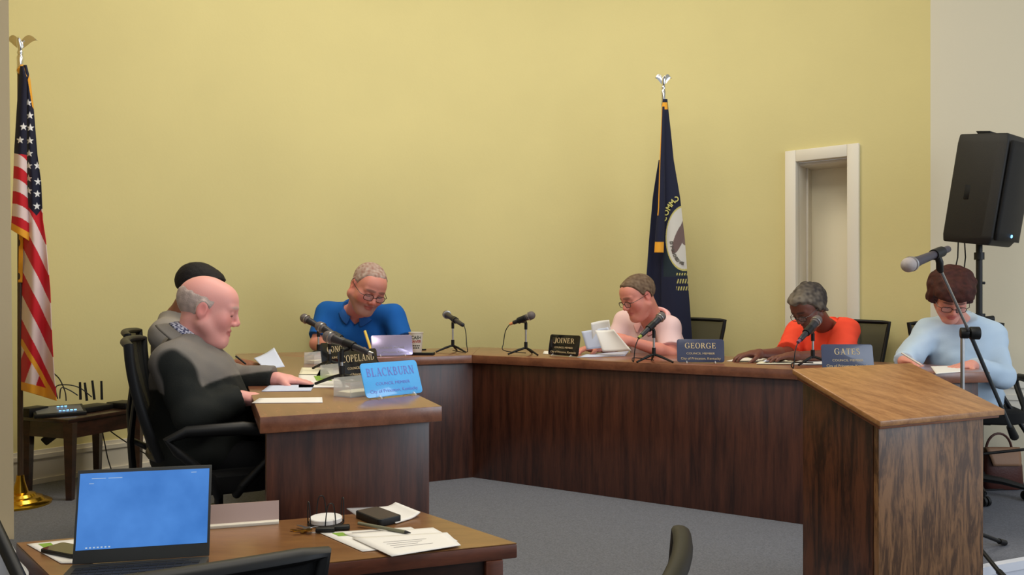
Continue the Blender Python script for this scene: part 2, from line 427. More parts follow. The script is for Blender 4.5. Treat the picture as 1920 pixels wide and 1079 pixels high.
# ---------------------------------------------------------------- council desk (one U-shaped run of joined desks)
def V2(x, y): return Vector((x, y))
A = V2(-.228,2.61); B = V2(-.746,2.367); Cc = V2(-.246,4.93); D = V2(-.97,4.595); E = V2(-1.74,5.03)
G = V2(-.227,5.70); Hn = V2(1.75,3.71); Hf = V2(2.27,3.80); Hb = V2(2.36,4.10); K = V2(1.92,4.48)
desk_top = [B, A, D, Cc, Hn, Hf, Hb, K, G, E]
desk = thing('council_desk', 'large U-shaped walnut council desk with dark panelled fronts on the raised floor', 'desk', (0,4.3,DAIS))
def wedge(poly, z0, z1, name, m, bevel=.003):
    mb = MB(); mb.prism([tuple(p) for p in poly], z0, z1); return mb.build(name, m, desk, world=True, bevel=bevel)
M_deskA = wood('walnut_top_left', lin(112,68,48), lin(142,90,64), (9,1.6,9), .25, .6, (.3,.7), rot=(0,0,-.36))
# tops of the three wings; mitred where they meet
wedge([B, A, D, E], DESK-.05, DESK, 'desk_top', M_deskA)
wedge([E, D, Cc, G], DESK-.05, DESK, 'desk_top', M_desktop)
wedge([G, Cc, Hn, Hf, Hb, K], DESK-.05, DESK, 'desk_top', M_desktop)
def panel(p, q, t, name='front_panel', z0=DAIS, z1=DESK-.05, inset=0):
    d = (q-p).normalized(); n = V2(-d.y, d.x)
    wedge([p, q, q+n*t, p+n*t], z0, z1, name, M_panel, .0015)
ab = (A-B).normalized(); ad = (D-A).normalized(); dc = (Cc-D).normalized(); ch = (Hn-Cc).normalized()
o = .035
Ai = A-ab*o+ad*o; Bi = B+ab*o*.6+ad*o; Di = D-ab*o-dc*.0+V2(0,.03); Ci = Cc+V2(0,.045); Hi = Hn+V2(-.02,.05)
panel(Bi, Ai, .03, 'end_panel'); panel(Ai, Di+ad*.03, .03); panel(Di-dc*.03, Ci+dc*.03, .03); panel(Ci-ch*.03, Hi, .03); 
Hfi = Hf+V2(-.035,.035); panel(Hi, Hfi, .03, 'end_panel')
for (p, q) in ((Bi, Ai), (Ai, Di), (Di, Ci), (Ci, Hi)):
    d = (q-p).normalized(); n = V2(-d.y, d.x); wedge([p-n*.001, q-n*.001, q+n*.02, p+n*.02], DAIS, DAIS+.001, 'toe_strip', M_blackmatte, 0) if False else None

# ---------------------------------------------------------------- lectern
lc = V2(1.15,2.50); ld = (V2(1.70,2.76)-lc).normalized(); ln = V2(-ld.y, ld.x); lw = .61; ldep = .37
zf = CAMZ-.387; zb = CAMZ-.253
lect = thing('lectern', 'oak lectern with sloping top standing on the lower floor at the right', 'lectern', (*(lc+ld*.3+ln*.18), 0))
def lp(u, v, z): p = lc+ld*u+ln*v; return (p.x, p.y, z)
def slab(u0, u1, v0, v1, zt, name, m, th=.022, bevel=.004):
    mb = MB(); zz = lambda v: zf+(zb-zf)*v/ldep+zt
    vs = [lp(u0,v0,zz(v0)-th),lp(u1,v0,zz(v0)-th),lp(u1,v1,zz(v1)-th),lp(u0,v1,zz(v1)-th),lp(u0,v0,zz(v0)),lp(u1,v0,zz(v0)),lp(u1,v1,zz(v1)),lp(u0,v1,zz(v1))]
    mb.add(vs, [(0,3,2,1),(4,5,6,7),(0,1,5,4),(1,2,6,5),(2,3,7,6),(3,0,4,7)]); return mb.build(name, m, lect, world=True, bevel=bevel, seg=3)
slab(0, lw, 0, ldep, 0, 'sloping_top', M_oaktop, .02)
slab(.012, lw-.012, .012, ldep-.012, -.02, 'top_moulding', M_oakedge, .014, .003)
def sidewall(u0, u1, v0, v1, name, m):
    mb = MB(); zz = lambda v: zf+(zb-zf)*v/ldep-.034
    vs = [lp(u0,v0,0),lp(u1,v0,0),lp(u1,v1,0),lp(u0,v1,0),lp(u0,v0,zz(v0)),lp(u1,v0,zz(v0)),lp(u1,v1,zz(v1)),lp(u0,v1,zz(v1))]
    mb.add(vs, [(0,3,2,1),(4,5,6,7),(0,1,5,4),(1,2,6,5),(2,3,7,6),(3,0,4,7)]); return mb.build(name, m, lect, world=True, bevel=.003)
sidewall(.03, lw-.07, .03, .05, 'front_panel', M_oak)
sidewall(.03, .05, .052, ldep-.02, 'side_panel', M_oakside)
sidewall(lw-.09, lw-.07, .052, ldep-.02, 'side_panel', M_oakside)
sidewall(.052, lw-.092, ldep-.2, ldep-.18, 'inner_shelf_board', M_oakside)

# ---------------------------------------------------------------- clerk table
TFL, TFR, TNR, TNL = V2(-1.253,2.02), V2(-.289,2.343), V2(.0135,2.017), V2(-.95,1.695)
tab = thing('clerk_table', 'brown laminate table holding the laptop, papers and keys', 'table', (-.62,2.02,0))
mb = MB(); mb.prism([TFL,TFR,TNR,TNL], TABLE-.038, TABLE-.002); mb.build('table_edge_band', M_tableedge, tab, world=True, bevel=.003)
cen = (TFL+TFR+TNR+TNL)/4
mb = MB(); mb.prism([cen+(p-cen)*.997 for p in (TFL,TFR,TNR,TNL)], TABLE-.002, TABLE); mb.build('table_top', M_tabletop, tab, world=True)
for p in (TFL,TFR,TNR,TNL):
    c = cen+(p-cen)*.9; mb = MB(); mb.box((c.x,c.y,(TABLE-.038)/2), (.045,.045,TABLE-.038), rotz(.32)); mb.build('leg', M_tableedge, tab, world=True, bevel=.003)
mb = MB()
ins2 = [cen+(p-cen)*.87 for p in (TFL,TFR,TNR,TNL)]
for i in range(4):
    p, q = ins2[i], ins2[(i+1)%4]; d = (q-p).normalized(); n = V2(-d.y,d.x)*.01; mb.prism([p-n,q-n,q+n,p+n], TABLE-.12, TABLE-.038)
mb.build('apron', M_darkwood, tab, world=True)

# ---------------------------------------------------------------- office chairs
def make_chair(label, loc, rz, group):
    t = thing('office_chair', label, 'chair', loc, rz, group)
    mb = MB()
    def seat(u, v):
        pass
    n = 20; pr = []
    for i in range(28):
        a = 2*PI*i/28; c, s_ = math.cos(a), math.sin(a); e = .55
        pr.append((.245*math.copysign(abs(c)**e, c), .235*math.copysign(abs(s_)**e, s_)+.01))
    rings = [(.90,.43),(.98,.44),(1.0,.465),(.98,.495),(.9,.508),(.6,.507),(.25,.503)]
    vs = []; fs = []
    for k, (sc, z) in enumerate(rings):
        for x, y in pr: vs.append((x*sc, y*sc, z))
    m = len(pr)
    for k in range(len(rings)-1):
        for i in range(m): fs.append((k*m+i, k*m+(i+1)%m, (k+1)*m+(i+1)%m, (k+1)*m+i))
    fs.append(tuple(range(m))[::-1]); fs.append(tuple((len(rings)-1)*m+i for i in range(m)))
    mb.add(vs, fs); mb.build('seat', M_fabric, t)
    # back frame
    def bp(u, v):      # u -1..1 , v 0..1
        w = .19+.065*v; z = .56+.40*v
        y = -.235-.05*math.sin(v*PI*.6)-.03*v+.045*(u*u)*(1-.3*v)
        return Vector((u*w, y, z))
    loop = []
    for v in np.linspace(0,1,9): loop.append(bp(-1, v))
    for u in np.linspace(-.85,.85,9): loop.append(bp(u, 1.0+.015*(1-u*u)))
    for v in np.linspace(1,0,9): loop.append(bp(1, v))
    for u in np.linspace(.8,-.8,7): loop.append(bp(u, 0))
    loop.append(loop[0].copy())
    br = MB(); br.tube(loop, .016, 10, cap=False, flat=.8); back = br.build('backrest', M_black, t)
    g = MB(); g.grid(lambda a, b: tuple(bp(a*2-1, b)), 16, 16); g.build('back_mesh', M_mesh, back)
    sp = MB(); sp.tube([(0,-.02,.43),(0,-.2,.42),(0,-.29,.47),(0,-.30,.60),(0,-.285,.75)], [.03,.03,.028,.024,.018], 10, flat=.5); sp.build('back_support', M_black, t)
    for s_ in (-1, 1):
        a = MB(); x = s_*.285
        a.tube([(s_*.2,.0,.43),(s_*.27,.0,.44),(x,-.02,.50),(x,-.13,.60),(x,-.16,.64),(x,-.10,.665),(x,.08,.668),(x,.17,.655),(x,.20,.62),(x,.16,.55),(x,.08,.47),(s_*.25,.06,.435),(s_*.2,.06,.43)], [.016]*5+[.02,.024,.02]+[.016]*5, 10)
        a.build('armrest', M_black, t)
    c = MB(); c.tube([(0,0,.10),(0,0,.26)], .027, 14); c.tube([(0,0,.26),(0,0,.42)], .016, 14); c.box((0,0,.425), (.16,.2,.03)); c.build('gas_column', M_black, t)
    bs = MB(); bs.tube([(0,0,.075),(0,0,.13)], .036, 14)
    for k in range(5):
        a = 2*PI*k/5+.3; bs.tube([(.02*math.cos(a),.02*math.sin(a),.105),(.16*math.cos(a),.16*math.sin(a),.095),(.28*math.cos(a),.28*math.sin(a),.07)], [.024,.02,.014], 8)
    base = bs.build('star_base', M_black, t)
    for k in range(5):
        a = 2*PI*k/5+.3; cx, cy = .28*math.cos(a), .28*math.sin(a)
        cs = MB(); ax = Vector((-math.sin(a+.6), math.cos(a+.6), 0))
        for sg in (-1, 1):
            q = Vector((cx, cy, .028))+ax*.013*sg; cs.tube([q-ax*.008, q+ax*.008], .028, 14)
        cs.tube([(cx,cy,.03),(cx,cy,.075)], .008, 8); cs.build('caster', M_black, base)
    return t
GR = 'black mesh-back office chairs'
def face_ang(dx, dy): return math.atan2(dy, dx)-PI/2
ch0 = make_chair('black office chair with a curved armrest under the balding man in the dark jacket', (-1.10,3.0,DAIS), face_ang(.94,.34), GR)
for loc, f, lab in [
    ((-1.46,3.74,DAIS), (.94,.34), 'black office chair under the man in the plain grey shirt'),
    ((-1.10,5.66,DAIS), (.30,-.95), 'black office chair behind the man in the blue polo shirt'),
    ((1.10,5.42,DAIS), (-.55,-.83), 'black office chair behind the man in the pale pink shirt'),
    ((2.03,4.92,DAIS), (-.45,-.89), 'black office chair behind the woman in the orange top'),
    ((2.60,4.55,DAIS), (-.25,-.97), 'black office chair under the woman in the pale blue sweatshirt'),
    ((-.65,1.387,LOW), (-.456,.89), 'black office chair pulled up to the laptop table, only its top edge in view'),
    ((-.065,1.235,LOW), (-.93,.36), 'black chair seen edge-on by itself at the bottom centre'),
    ]:
    cc_ = dup(ch0, loc, face_ang(*f), lab)
    if 'pulled up' in lab or 'edge-on' in lab:
        for q_ in cc_.children_recursive:
            if q_.name.startswith('back_mesh'): q_.data = q_.data.copy(); q_.data.materials[0] = M_fabric
# ---------------------------------------------------------------- people
def npv(v): return np.array(v, dtype=np.float64)
def unit(v): v = npv(v); return v/np.linalg.norm(v)
def hand_prims(w, d, n, t, s, curl, spread=.1, thumbin=.3):
    """w wrist, d hand direction, n palm normal (out of the palm), t towards the thumb."""
    w = npv(w); d = unit(d); n = unit(n - np.dot(n, d)*d); t0 = np.cross(d, n); t = t0 if np.dot(t0, t) > 0 else -t0
    out = []
    R = np.stack([t, d, n], 1)
    out.append((ell(w+d*.052*s, (.040*s, .054*s, .017*s), R), .012))
    out.append((rcone(w, w+d*.04*s, .025*s, .022*s), .02))
    L = [.078, .086, .080, .062]; offs = [.029, .010, -.010, -.029]
    for i in range(4):
        c = curl[i] if isinstance(curl, (list, tuple)) else curl
        p = w+d*(.092-.006*abs(i-1.2))*s+t*offs[i]*s; dd = unit(d+t*(offs[i]/.03)*spread)
        a = c*.7
        for j, fr in enumerate((.46, .30, .24)):
            v = dd*math.cos(a)+n*math.sin(a); q = p+v*L[i]*fr*s
            out.append((rcone(p, q, (.0098-.0008*j)*s, (.0090-.0010*j)*s), .005)); p = q; a += c
    p = w+d*.022*s+t*.026*s+n*.004*s
    v = unit(d*.62+t*.72+n*thumbin); q = p+v*.042*s; out.append((rcone(p, q, .015*s, .0115*s), .012))
    v = unit(d*.86+t*.35+n*thumbin*1.6); q2 = q+v*.032*s; out.append((rcone(q, q2, .011*s, .0095*s), .005))
    q3 = q2+unit(d*.92+t*.1+n*thumbin*1.8)*.024*s; out.append((rcone(q2, q3, .0095*s, .008*s), .005))
    return out
def head_sdf(x, y, z, o):
    E = lambda c, r: ell(c, r)[0](x, y, z)
    K = lambda a, b, r1, r2: rcone(a, b, r1, r2)[0](x, y, z)
    jw = o.get('jaw', 1.0); fat = o.get('fat', 0)
    d = E((0,-.014,.036), (.076,.098,.084))
    d = smin(d, E((0,.030,-.028), (.061+fat,.062,.082)), .03)
    d = smin(d, E((0,.050,.045), (.058,.045,.05)), .03)
    for sx in (-1, 1):
        d = smin(d, K((sx*.054*jw,.0,-.048), (sx*.022*jw,.066,-.098), .022+fat, .017), .025)
        d = smin(d, E((sx*.040,.060,-.022), (.024+fat,.024,.030)), .025)
        d = smin(d, K((sx*.012,.091,.028), (sx*.044,.076,.026), .010, .010), .014)
    d = smin(d, E((0,.072,-.101), (.026*jw,.022,.018)), .02)
    if fat: d = smin(d, E((0,.035,-.105), (.045,.045,.025)), .03)
    d = smin(d, K((0,.060,-.062), (0,.068,-.082), .028, .026), .015)
    for sx in (-1, 1):
        d = smax(d, -E((sx*.033,.104,.004), (.019,.019,.0125)), .012)
        d = smin(d, E((sx*.032,.077,.004), (.0145,.0145,.0145)), .004)
        lid = smax(E((sx*.032,.0775,.005), (.0165,.0165,.016)), (0*x-z)*.8+.002-(y-.092)*.5, .003)
        d = smin(d, lid, .003)
    nl = o.get('nose', 1.0)
    d = smin(d, K((0,.090,.022), (0,.108*nl,-.020), .0080, .0105), .012)
    d = smin(d, E((0,.109*nl,-.0255), (.0110,.011,.0095)), .008)
    for sx in (-1, 1):
        d = smin(d, E((sx*.0125,.100,-.030), (.0085,.011,.009)), .006)
        d = smax(d, -E((sx*.0065,.107,-.0375), (.004,.006,.004)), .003)
    d = smin(d, E((0,.0895,-.0555), (.023,.0085,.0065)), .006)
    d = smin(d, E((0,.0885,-.0695), (.019,.0085,.0070)), .006)
    d = smax(d, -K((-.020,.098,-.0625), (.020,.098,-.0625), .0022, .0022), .003)
    for sx in (-1, 1):
        ear = E((sx*.079,-.012,-.002), (.0085,.019,.032))
        ear = smax(ear, -E((sx*.089,-.008,.002), (.007,.011,.018)), .005)
        d = smin(d, ear, .008)
    return d
def hair_sdf(x, y, z, o, ho):
    d = head_sdf(x, y, z, ho); t = o['t']; hl = o['hl']; low = o.get('low', -.055)
    yk = [-.13,-.035,-.012,.012,.028,.045,.075,.11]
    zk = o.get('line') or [low,low,.012,-.004,.030,hl-.018,hl,hl+.004]
    bound = np.interp(y, yk, zk).astype(np.float32)+.004*wob(8, 160, x, y, z)
    ramp = np.clip((z-bound)/o.get('soft', .022), 0, 1); ramp = ramp*ramp*(3-2*ramp)
    if o.get('bald'):
        r2 = np.clip((o['bald']-z-.25*y+.006*wob(9, 120, x, y, z))/.025, 0, 1); ramp = ramp*r2
    te = t+o.get('topv', 0)*np.clip(z/.10, 0, 1)+o.get('backv', 0)*np.clip(-y/.08, 0, 1)+o.get('sidev', 0)*np.clip(np.abs(x)/.07, 0, 1)+o.get('frontv', 0)*np.clip((y-.04)/.03, 0, 1)
    d = d-(te+.004)*ramp+.004
    for sx in (-1, 1):
        if o.get('ears', 1): d = smax(d, -ell((sx*.088,-.010,-.008), (.020,.022,.034))[0](x, y, z), .004)
    return d
def person(o):
    s = o.get('s', 1.0); b = o.get('bulk', 1.0)
    hc = npv(o['head']); f = unit(o['face'])
    r = unit(np.cross(f, (0,0,1))); u = np.cross(r, f); ro = o.get('roll', 0)
    r, u = r*math.cos(ro)-u*math.sin(ro), u*math.cos(ro)+r*math.sin(ro)
    R = np.stack([r, f, u], 1)
    hs = s*o.get('hs', 1.0)
    HL = lambda p: hc+R@npv(p)*hs
    nb = npv(o['neck']); pel = npv(o['pelvis']); SL, SR = npv(o['sl']), npv(o['sr'])
    tr = unit(SR-SL); tu = unit(nb-pel); tf = unit(np.cross(tu, tr)); tr = np.cross(tf, tu); TR = np.stack([tr, tf, tu], 1)
    root = thing('person', o['label'], 'person', (pel[0], pel[1], DAIS)); rl = npv(root.location)
    L = np.linalg.norm(nb-pel)
    belly = o.get('belly', 1.0); bust = o.get('bust', 0)
    def torso(g, sh=0):
        pr = []
        pr.append((ell(pel+(nb-pel)*.04, (.175*s*b+g, .125*s*b+g, .12*s+g), TR), .05))
        pr.append((ell(pel+(nb-pel)*.36+tf*.02*belly*s, (.155*s*b+g, .125*s*b*belly+g, .30*L+g), TR), .06))
        pr.append((ell(pel+(nb-pel)*.70+tf*.005, (.165*s*b+g, .115*s*b+g, .27*L+g), TR), .06))
        if bust:
            for sg in (-1, 1): pr.append((ell(pel+(nb-pel)*.62+tf*.085*s+tr*sg*.07*s, (.065*s+g, .06*s+g, .065*s+g), TR), .04))
        mid = nb-tu*.03
        for S in (SL, SR):
            pr.append((rcone(mid-tu*.02, S, (.06*s+g), .055*s+g), .045))
            pr.append((rcone(nb+tu*.01, mid+(S-mid)*.75+tu*.012, .045*s+g, .034*s+g), .04))
        return pr
    neck_r = o.get('neckr', .056)*s
    prim = torso(-.012)
    hb = HL((0,-.025,-.045)); prim.append((rcone(nb-tu*.02, hb, neck_r*1.08, neck_r), .03))
    ar = o.get('arm', 1.0)*s
    for side in ('l', 'r'):
        S = SL if side == 'l' else SR; e = npv(o['e'+side]); w = npv(o['w'+side])
        prim.append((rcone(S, e, .048*ar, .038*ar), .03)); m = e+(w-e)*.3
        prim.append((rcone(e, m, .038*ar, .040*ar), .02)); prim.append((rcone(m, w, .039*ar, .025*ar), .02))
        h = o['h'+side]
        prim += hand_prims(w, h['d'], h['n'], h['t'], s*h.get('s', 1), h['curl'], thumbin=h.get('thumb', .3))
    legs = []
    for i, sg in ((0, -1), (1, 1)):
        hp = pel+tr*sg*.09*s-tu*.02; kn = npv(o['knees'][i]); an = npv(o['ankles'][i])
        legs.append((hp, kn, an))
    def legp(g):
        q = []
        for hp, kn, an in legs:
            q.append((rcone(hp, kn, .082*s+g, .058*s+g), .04)); q.append((rcone(kn, an, .058*s+g, .042*s+g), .03))
        return q
    prim += legp(-.012)
    for hp, kn, an in legs:
        fd = npv(o['footdir']); prim.append((rcone(an-np.array((0,0,.03)), an+fd*.13*s-np.array((0,0,.045)), .034*s, .03*s), .02))
    box = (hc-.17*hs, hc+.17*hs)
    fld = Field(prim+[((None, box[0], box[1]), 0)] if False else prim, o.get('h', .0045), pad=.24)
    def addhead(cur, X, Y, Z):
        x = X-hc[0]; y = Y-hc[1]; z = Z-hc[2]
        lx, ly, lz = [(x*R[0,i]+y*R[1,i]+z*R[2,i])/hs for i in range(3)]
        return smin(cur, head_sdf(lx, ly, lz, o)*hs, .018)
    fld.apply(addhead, box[0], box[1])
    sk = npv(lin(*o['skin'])[:3]); lip = npv(lin(*o.get('lip', (176,96,90)))[:3]); red = npv(lin(*o.get('flush', o['skin']))[:3])
    brow = npv(lin(*o.get('brow', (90,70,60)))[:3]); beard = o.get('beard')
    bc = npv(lin(*beard)[:3]) if beard else None
    rs = np.random.RandomState(3)
    def col(p):
        q = (p-hc)@R/hs; x, y, z = q.T
        c = np.repeat(sk[None], len(p), 0)
        def mix(mask, k):
            nonlocal c; c = c*(1-mask[:,None])+k*mask[:,None]
        g = lambda cx, cy, cz, rx, ry, rz: np.clip(1.3-np.sqrt(((np.abs(x)-cx)/rx)**2+((y-cy)/ry)**2+((z-cz)/rz)**2), 0, 1)
        mix(.35*g(.045,.07,-.025,.035,.04,.035), red); mix(.4*g(0,.11,-.025,.02,.02,.02), red); mix(.5*g(.08,-.01,0,.02,.03,.04), red)
        if beard:
            m = np.clip((-.040-z)/.012, 0, 1)*np.clip((y-.0)/.02, 0, 1)*np.clip((.05+z+.09)/.02, 0, 1)
            m = m*np.clip((np.abs(x)/.018)**2+((z+.062)/.010)**2-.6, 0, 1)
            mix(o.get('beardk', .85)*m*(.75+.25*np.sin(p[:,0]*900)*np.sin(p[:,2]*700)), bc)
        lm = np.clip(1.25-np.sqrt((x/.024)**2+((z+.062)/.0125)**2), 0, .3)/.3*(y > .075); mix(.75*lm, lip)
        bm_ = np.clip(1.5-np.sqrt(((np.abs(x)-.030)/.019)**2+((z-.031-.003*(1-np.abs(x)/.03))/.0055)**2), 0, .5)/.5*(y > .06); mix(.75*bm_, brow)
        em = np.clip(1.4-np.sqrt(((np.abs(x)-.032)/.013)**2+((z+.0015)/.0028)**2), 0, .4)/.4*(y > .07); mix(.85*em, npv(lin(38,26,22)[:3]))
        return c
    body = net_mesh(fld, 'body', M_skin, root, rl, col)
    # clothes
    ck = o['top']; cc = npv(lin(*ck['col'])[:3])
    prim = torso(ck.get('g', .012))
    for side in ('l', 'r'):
        S = SL if side == 'l' else SR; e = npv(o['e'+side]); w = npv(o['w'+side]); g = ck.get('sg', .014); k = ck['sleeve']
        if k <= 1:
            end = S+(e-S)*k; r2 = (.048+(.038-.048)*k)*ar+g*1.35; prim.append((ccone(S, end, .050*ar+g, r2), .03))
        else:
            prim.append((rcone(S, e, .048*ar+g, .042*ar+g), .03)); end = e+(w-e)*(k-1); prim.append((ccone(e, end, .042*ar+g, .028*ar+g*.9), .02))
    cf = Field(prim, o.get('ch', .006), pad=.04)
    hcut = nb+tu*ck.get('ncut', .028)
    am = ck.get('wr', .004)
    def fin(cur, X, Y, Z):
        cur = cur+am*wob(o['seed'], 38, X, Y, Z)+am*.5*wob(o['seed']+9, 85, X, Y, Z)
        # neckline
        pl = (X-hcut[0])*tu[0]+(Y-hcut[1])*tu[1]+(Z-hcut[2])*tu[2]
        fr = (X-nb[0])*tf[0]+(Y-nb[1])*tf[1]+(Z-nb[2])*tf[2]
        rx, ry, rz_ = X-nb[0], Y-nb[1], Z-nb[2]; ax_ = rx*tu[0]+ry*tu[1]+rz_*tu[2]; frr = rx*tf[0]+ry*tf[1]+rz_*tf[2]; sdd = rx*tr[0]+ry*tr[1]+rz_*tr[2]
        rad = np.sqrt((sdd/1.0)**2+((frr-.02)/1.1)**2)-ck.get('nw', .085)*s
        dip = np.clip(frr, 0, .09)*ck.get('scoop', .25)*np.clip(1-np.abs(sdd)/.10, 0, 1)
        cur = smax(cur, -np.maximum(-(pl+dip), rad), .006)
        bot = -((X-pel[0])*tu[0]+(Y-pel[1])*tu[1]+(Z-pel[2])*tu[2])-ck.get('hem', .08)
        return smax(cur, bot, .004)
    cf.apply(fin)
    cfn = ck.get('colfn')
    def ccol(p):
        if cfn: return cfn(p, dict(nb=nb, pel=pel, tu=tu, tf=tf, tr=tr, SL=SL, SR=SR))
        return np.repeat(cc[None], len(p), 0)
    net_mesh(cf, ck['name'], M_cloth, root, rl, ccol)
    tk = npv(lin(*o['trousers'])[:3])
    prim = [(ell(pel, (.182*s*b, .135*s*b, .11*s), TR), .05)]+legp(.004)
    tfld = Field(prim, .008, pad=.04); tfld.apply(lambda cur, X, Y, Z: cur+.003*wob(o['seed']+3, 40, X, Y, Z))
    net_mesh(tfld, 'trousers', M_cloth, root, rl, lambda p: np.repeat(tk[None], len(p), 0))
    for hp, kn, an in legs:
        fd = npv(o['footdir']); sh = MB(); a = Vector(an)-Vector((0,0,.035)); fdv = Vector(fd)
        sh.tube([a-fdv*.04, a+fdv*.02, a+fdv*.09-Vector((0,0,.008)), a+fdv*.16-Vector((0,0,.018)), a+fdv*.19-Vector((0,0,.022))], [.034,.042,.04,.034,.018], 14, flat=.8)
        sh.build('shoe', M_black, root, world=True)
    # collar
    if ck.get('collar'):
        kc = ck['collar']; cm = mat(ck['name']+'_collar_cloth_%d' % o['seed'], lin(*kc), .85, bump=.3, bscale=350) if not ck.get('plaid') else ck['plaid']
        nrm = unit(ck['nrm']) if 'nrm' in ck else unit(.75*tu+.25*unit(hb-nb)); cr = unit(tr-nrm*np.dot(tr, nrm)); cf_ = np.cross(nrm, cr); rr = neck_r*1.14+.012
        mbc = MB()
        def cp(a, v):
            th = -PI/2+PI*.10+(2*PI-PI*.20)*a+PI; th = PI/2+PI*.09+(2*PI-PI*.18)*a
            c_, s_ = math.cos(th), math.sin(th); front_ = max(0, s_)
            r_, z_ = (rr, .0-.012*front_) if v < .05 else ((rr+.004, .034-.030*front_) if v < .6 else (rr+.034+.012*front_, -.006-.060*front_**3))
            return Vector(nb+cr*c_*r_+cf_*s_*r_*1.05+nrm*(z_+ck.get('cz', .014)))
        vv = [0, .5, 1]; nu = 40
        mbc.add([cp(i/(nu-1), v) for v in vv for i in range(nu)], [(j*nu+i, j*nu+i+1, (j+1)*nu+i+1, (j+1)*nu+i) for j in range(2) for i in range(nu-1)])
        mbc.build('collar', cm, root, world=True, solid=.004, angle=180, subd=1)
    # hair
    if o.get('hair'):
        hh = o['hair']; k = npv(lin(*hh['col'])[:3]); k2 = npv(lin(*hh.get('col2', hh['col']))[:3])
        m_ = .22*hs
        hf = Field([(ell(hc, (.001,.001,.001)), .001)], hh.get('res', .0035), pad=m_); hf.d[:] = .5
        def addh(cur, X, Y, Z):
            x = X-hc[0]; y = Y-hc[1]; z = Z-hc[2]
            lx, ly, lz = [(x*R[0,i]+y*R[1,i]+z*R[2,i])/hs for i in range(3)]
            d = hair_sdf(lx, ly, lz, hh, o)
            return (d+hh.get('n', .001)*wob(o['seed']+5, hh.get('nf', 260), X, Y, Z, 7)+hh.get('n2', 0)*wob(o['seed']+6, 95, X, Y, Z, 5))*hs
        hf.apply(addh)
        def hcol(p):
            q = (p-hc)@R/hs
            w = np.clip(.5+1.1*wob(11, 210, p[:,0], p[:,1], p[:,2], 16)+hh.get('grad', 0)*(q[:,1]/.08), 0, 1)[:,None]
            return k*(1-w)+k2*w
        net_mesh(hf, 'hair', M_hair, root, rl, hcol)
    if o.get('glasses'):
        g = o['glasses']; gm = MB(); fm = g.get('mat', M_frame); y0 = g.get('y', .104); z0 = g.get('z', -.002); tl = g.get('tilt', 0); th_ = g.get('r', .0017)
        lenses = MB()
        for sx in (-1, 1):
            ring = []
            for i in range(21):
                a = 2*PI*i/20; c_, s_ = math.cos(a), math.sin(a)
                x = sx*.0335+.0245*math.copysign(abs(c_)**.7, c_); z = z0+.0165*math.copysign(abs(s_)**.7, s_)
                ring.append(Vector(HL((x, y0-.10*abs(x)+tl*(z-z0)*-1, z))))
            gm.tube(ring, th_*hs, 6, cap=False)
            lenses.add(ring[:-1], [tuple(range(20))])
            gm.tube([Vector(HL((sx*.057,y0-.008,z0+.006))), Vector(HL((sx*.074,y0-.022,z0+.006))), Vector(HL((sx*.082,.03,z0+.008))), Vector(HL((sx*.083,-.015,z0+.012))), Vector(HL((sx*.082,-.03,z0-.008)))], th_*hs, 6)
        gm.tube([Vector(HL((-.010,y0+.0,z0+.003))), Vector(HL((0,y0+.004,z0+.006))), Vector(HL((.010,y0,z0+.003)))], th_*hs, 6)
        go = gm.build('glasses', fm, root, world=True)
        lenses.build('lens', M_lens, go, world=True)
    return dict(root=root, HL=HL, R=R, nb=nb, tu=tu, tf=tf, tr=tr)
def ext(a, b, L):            # joint b pulled to length L from a
    a = npv(a); b = npv(b); return a+(b-a)/np.linalg.norm(b-a)*L
down = (0,0,-1)
BASE_LEG = lambda pel, f, r, s=1, h=DAIS: dict(
    knees=[npv((pel[0],pel[1],h+.50))+npv(f)*.40*s-npv(r)*.12, npv((pel[0],pel[1],h+.50))+npv(f)*.40*s+npv(r)*.12],
    ankles=[npv((pel[0],pel[1],h+.09))+npv(f)*.44*s-npv(r)*.13, npv((pel[0],pel[1],h+.09))+npv(f)*.44*s+npv(r)*.13], footdir=npv(f))
def fr(dx, dy):
    f = unit((dx,dy,0)); return f, unit(np.cross(f, (0,0,1)))
PEOPLE = {}
# --- man in blue polo
f, r = fr(.25,-.97)
pel = Q(668,700,5.62); pel.z = DAIS+.50
o = dict(seed=1, s=1.17, bulk=1.12, belly=1.3, hs=1.10, label='heavyset man with short grey hair, glasses and beard in a blue polo shirt, writing', head=Q(690,540,5.16), face=(.46,-.74,-.52), roll=-.22,
    neck=Q(672,583,5.40), pelvis=pel, sl=Q(737,594,5.40), sr=Q(615,588,5.42), el=Q(757,647,5.30), er=Q(594,645,5.30), wl=Q(722,661,5.02), wr=Q(655,655,5.00),
    hl=dict(d=(-.7,-.5,-.05), n=down, t=(0,-1,0), curl=.35), hr=dict(d=(.75,-.55,-.02), n=(-.2,.3,-.9), t=(0,.5,.6), curl=[.8,.95,1.0,1.0], thumb=.5),
    skin=(214,142,126), flush=(214,106,98), lip=(150,70,66), brow=(120,90,80), beard=(158,126,112), beardk=1.0, fat=.010, jaw=1.15, neckr=.064,
    hair=dict(col=(150,112,100), col2=(186,168,158), t=.0045, hl=.086, low=-.04, n=.0012, soft=.035), glasses=dict(z=-.003, y=.105),
    top=dict(name='polo_shirt', col=(24,92,172), sleeve=.80, sg=.022, wr=.005, collar=(22,84,160), hem=.12, scoop=.9, ncut=.02), trousers=(40,40,48))
o.update(BASE_LEG(pel, f, r)); PEOPLE['blue'] = person(o)
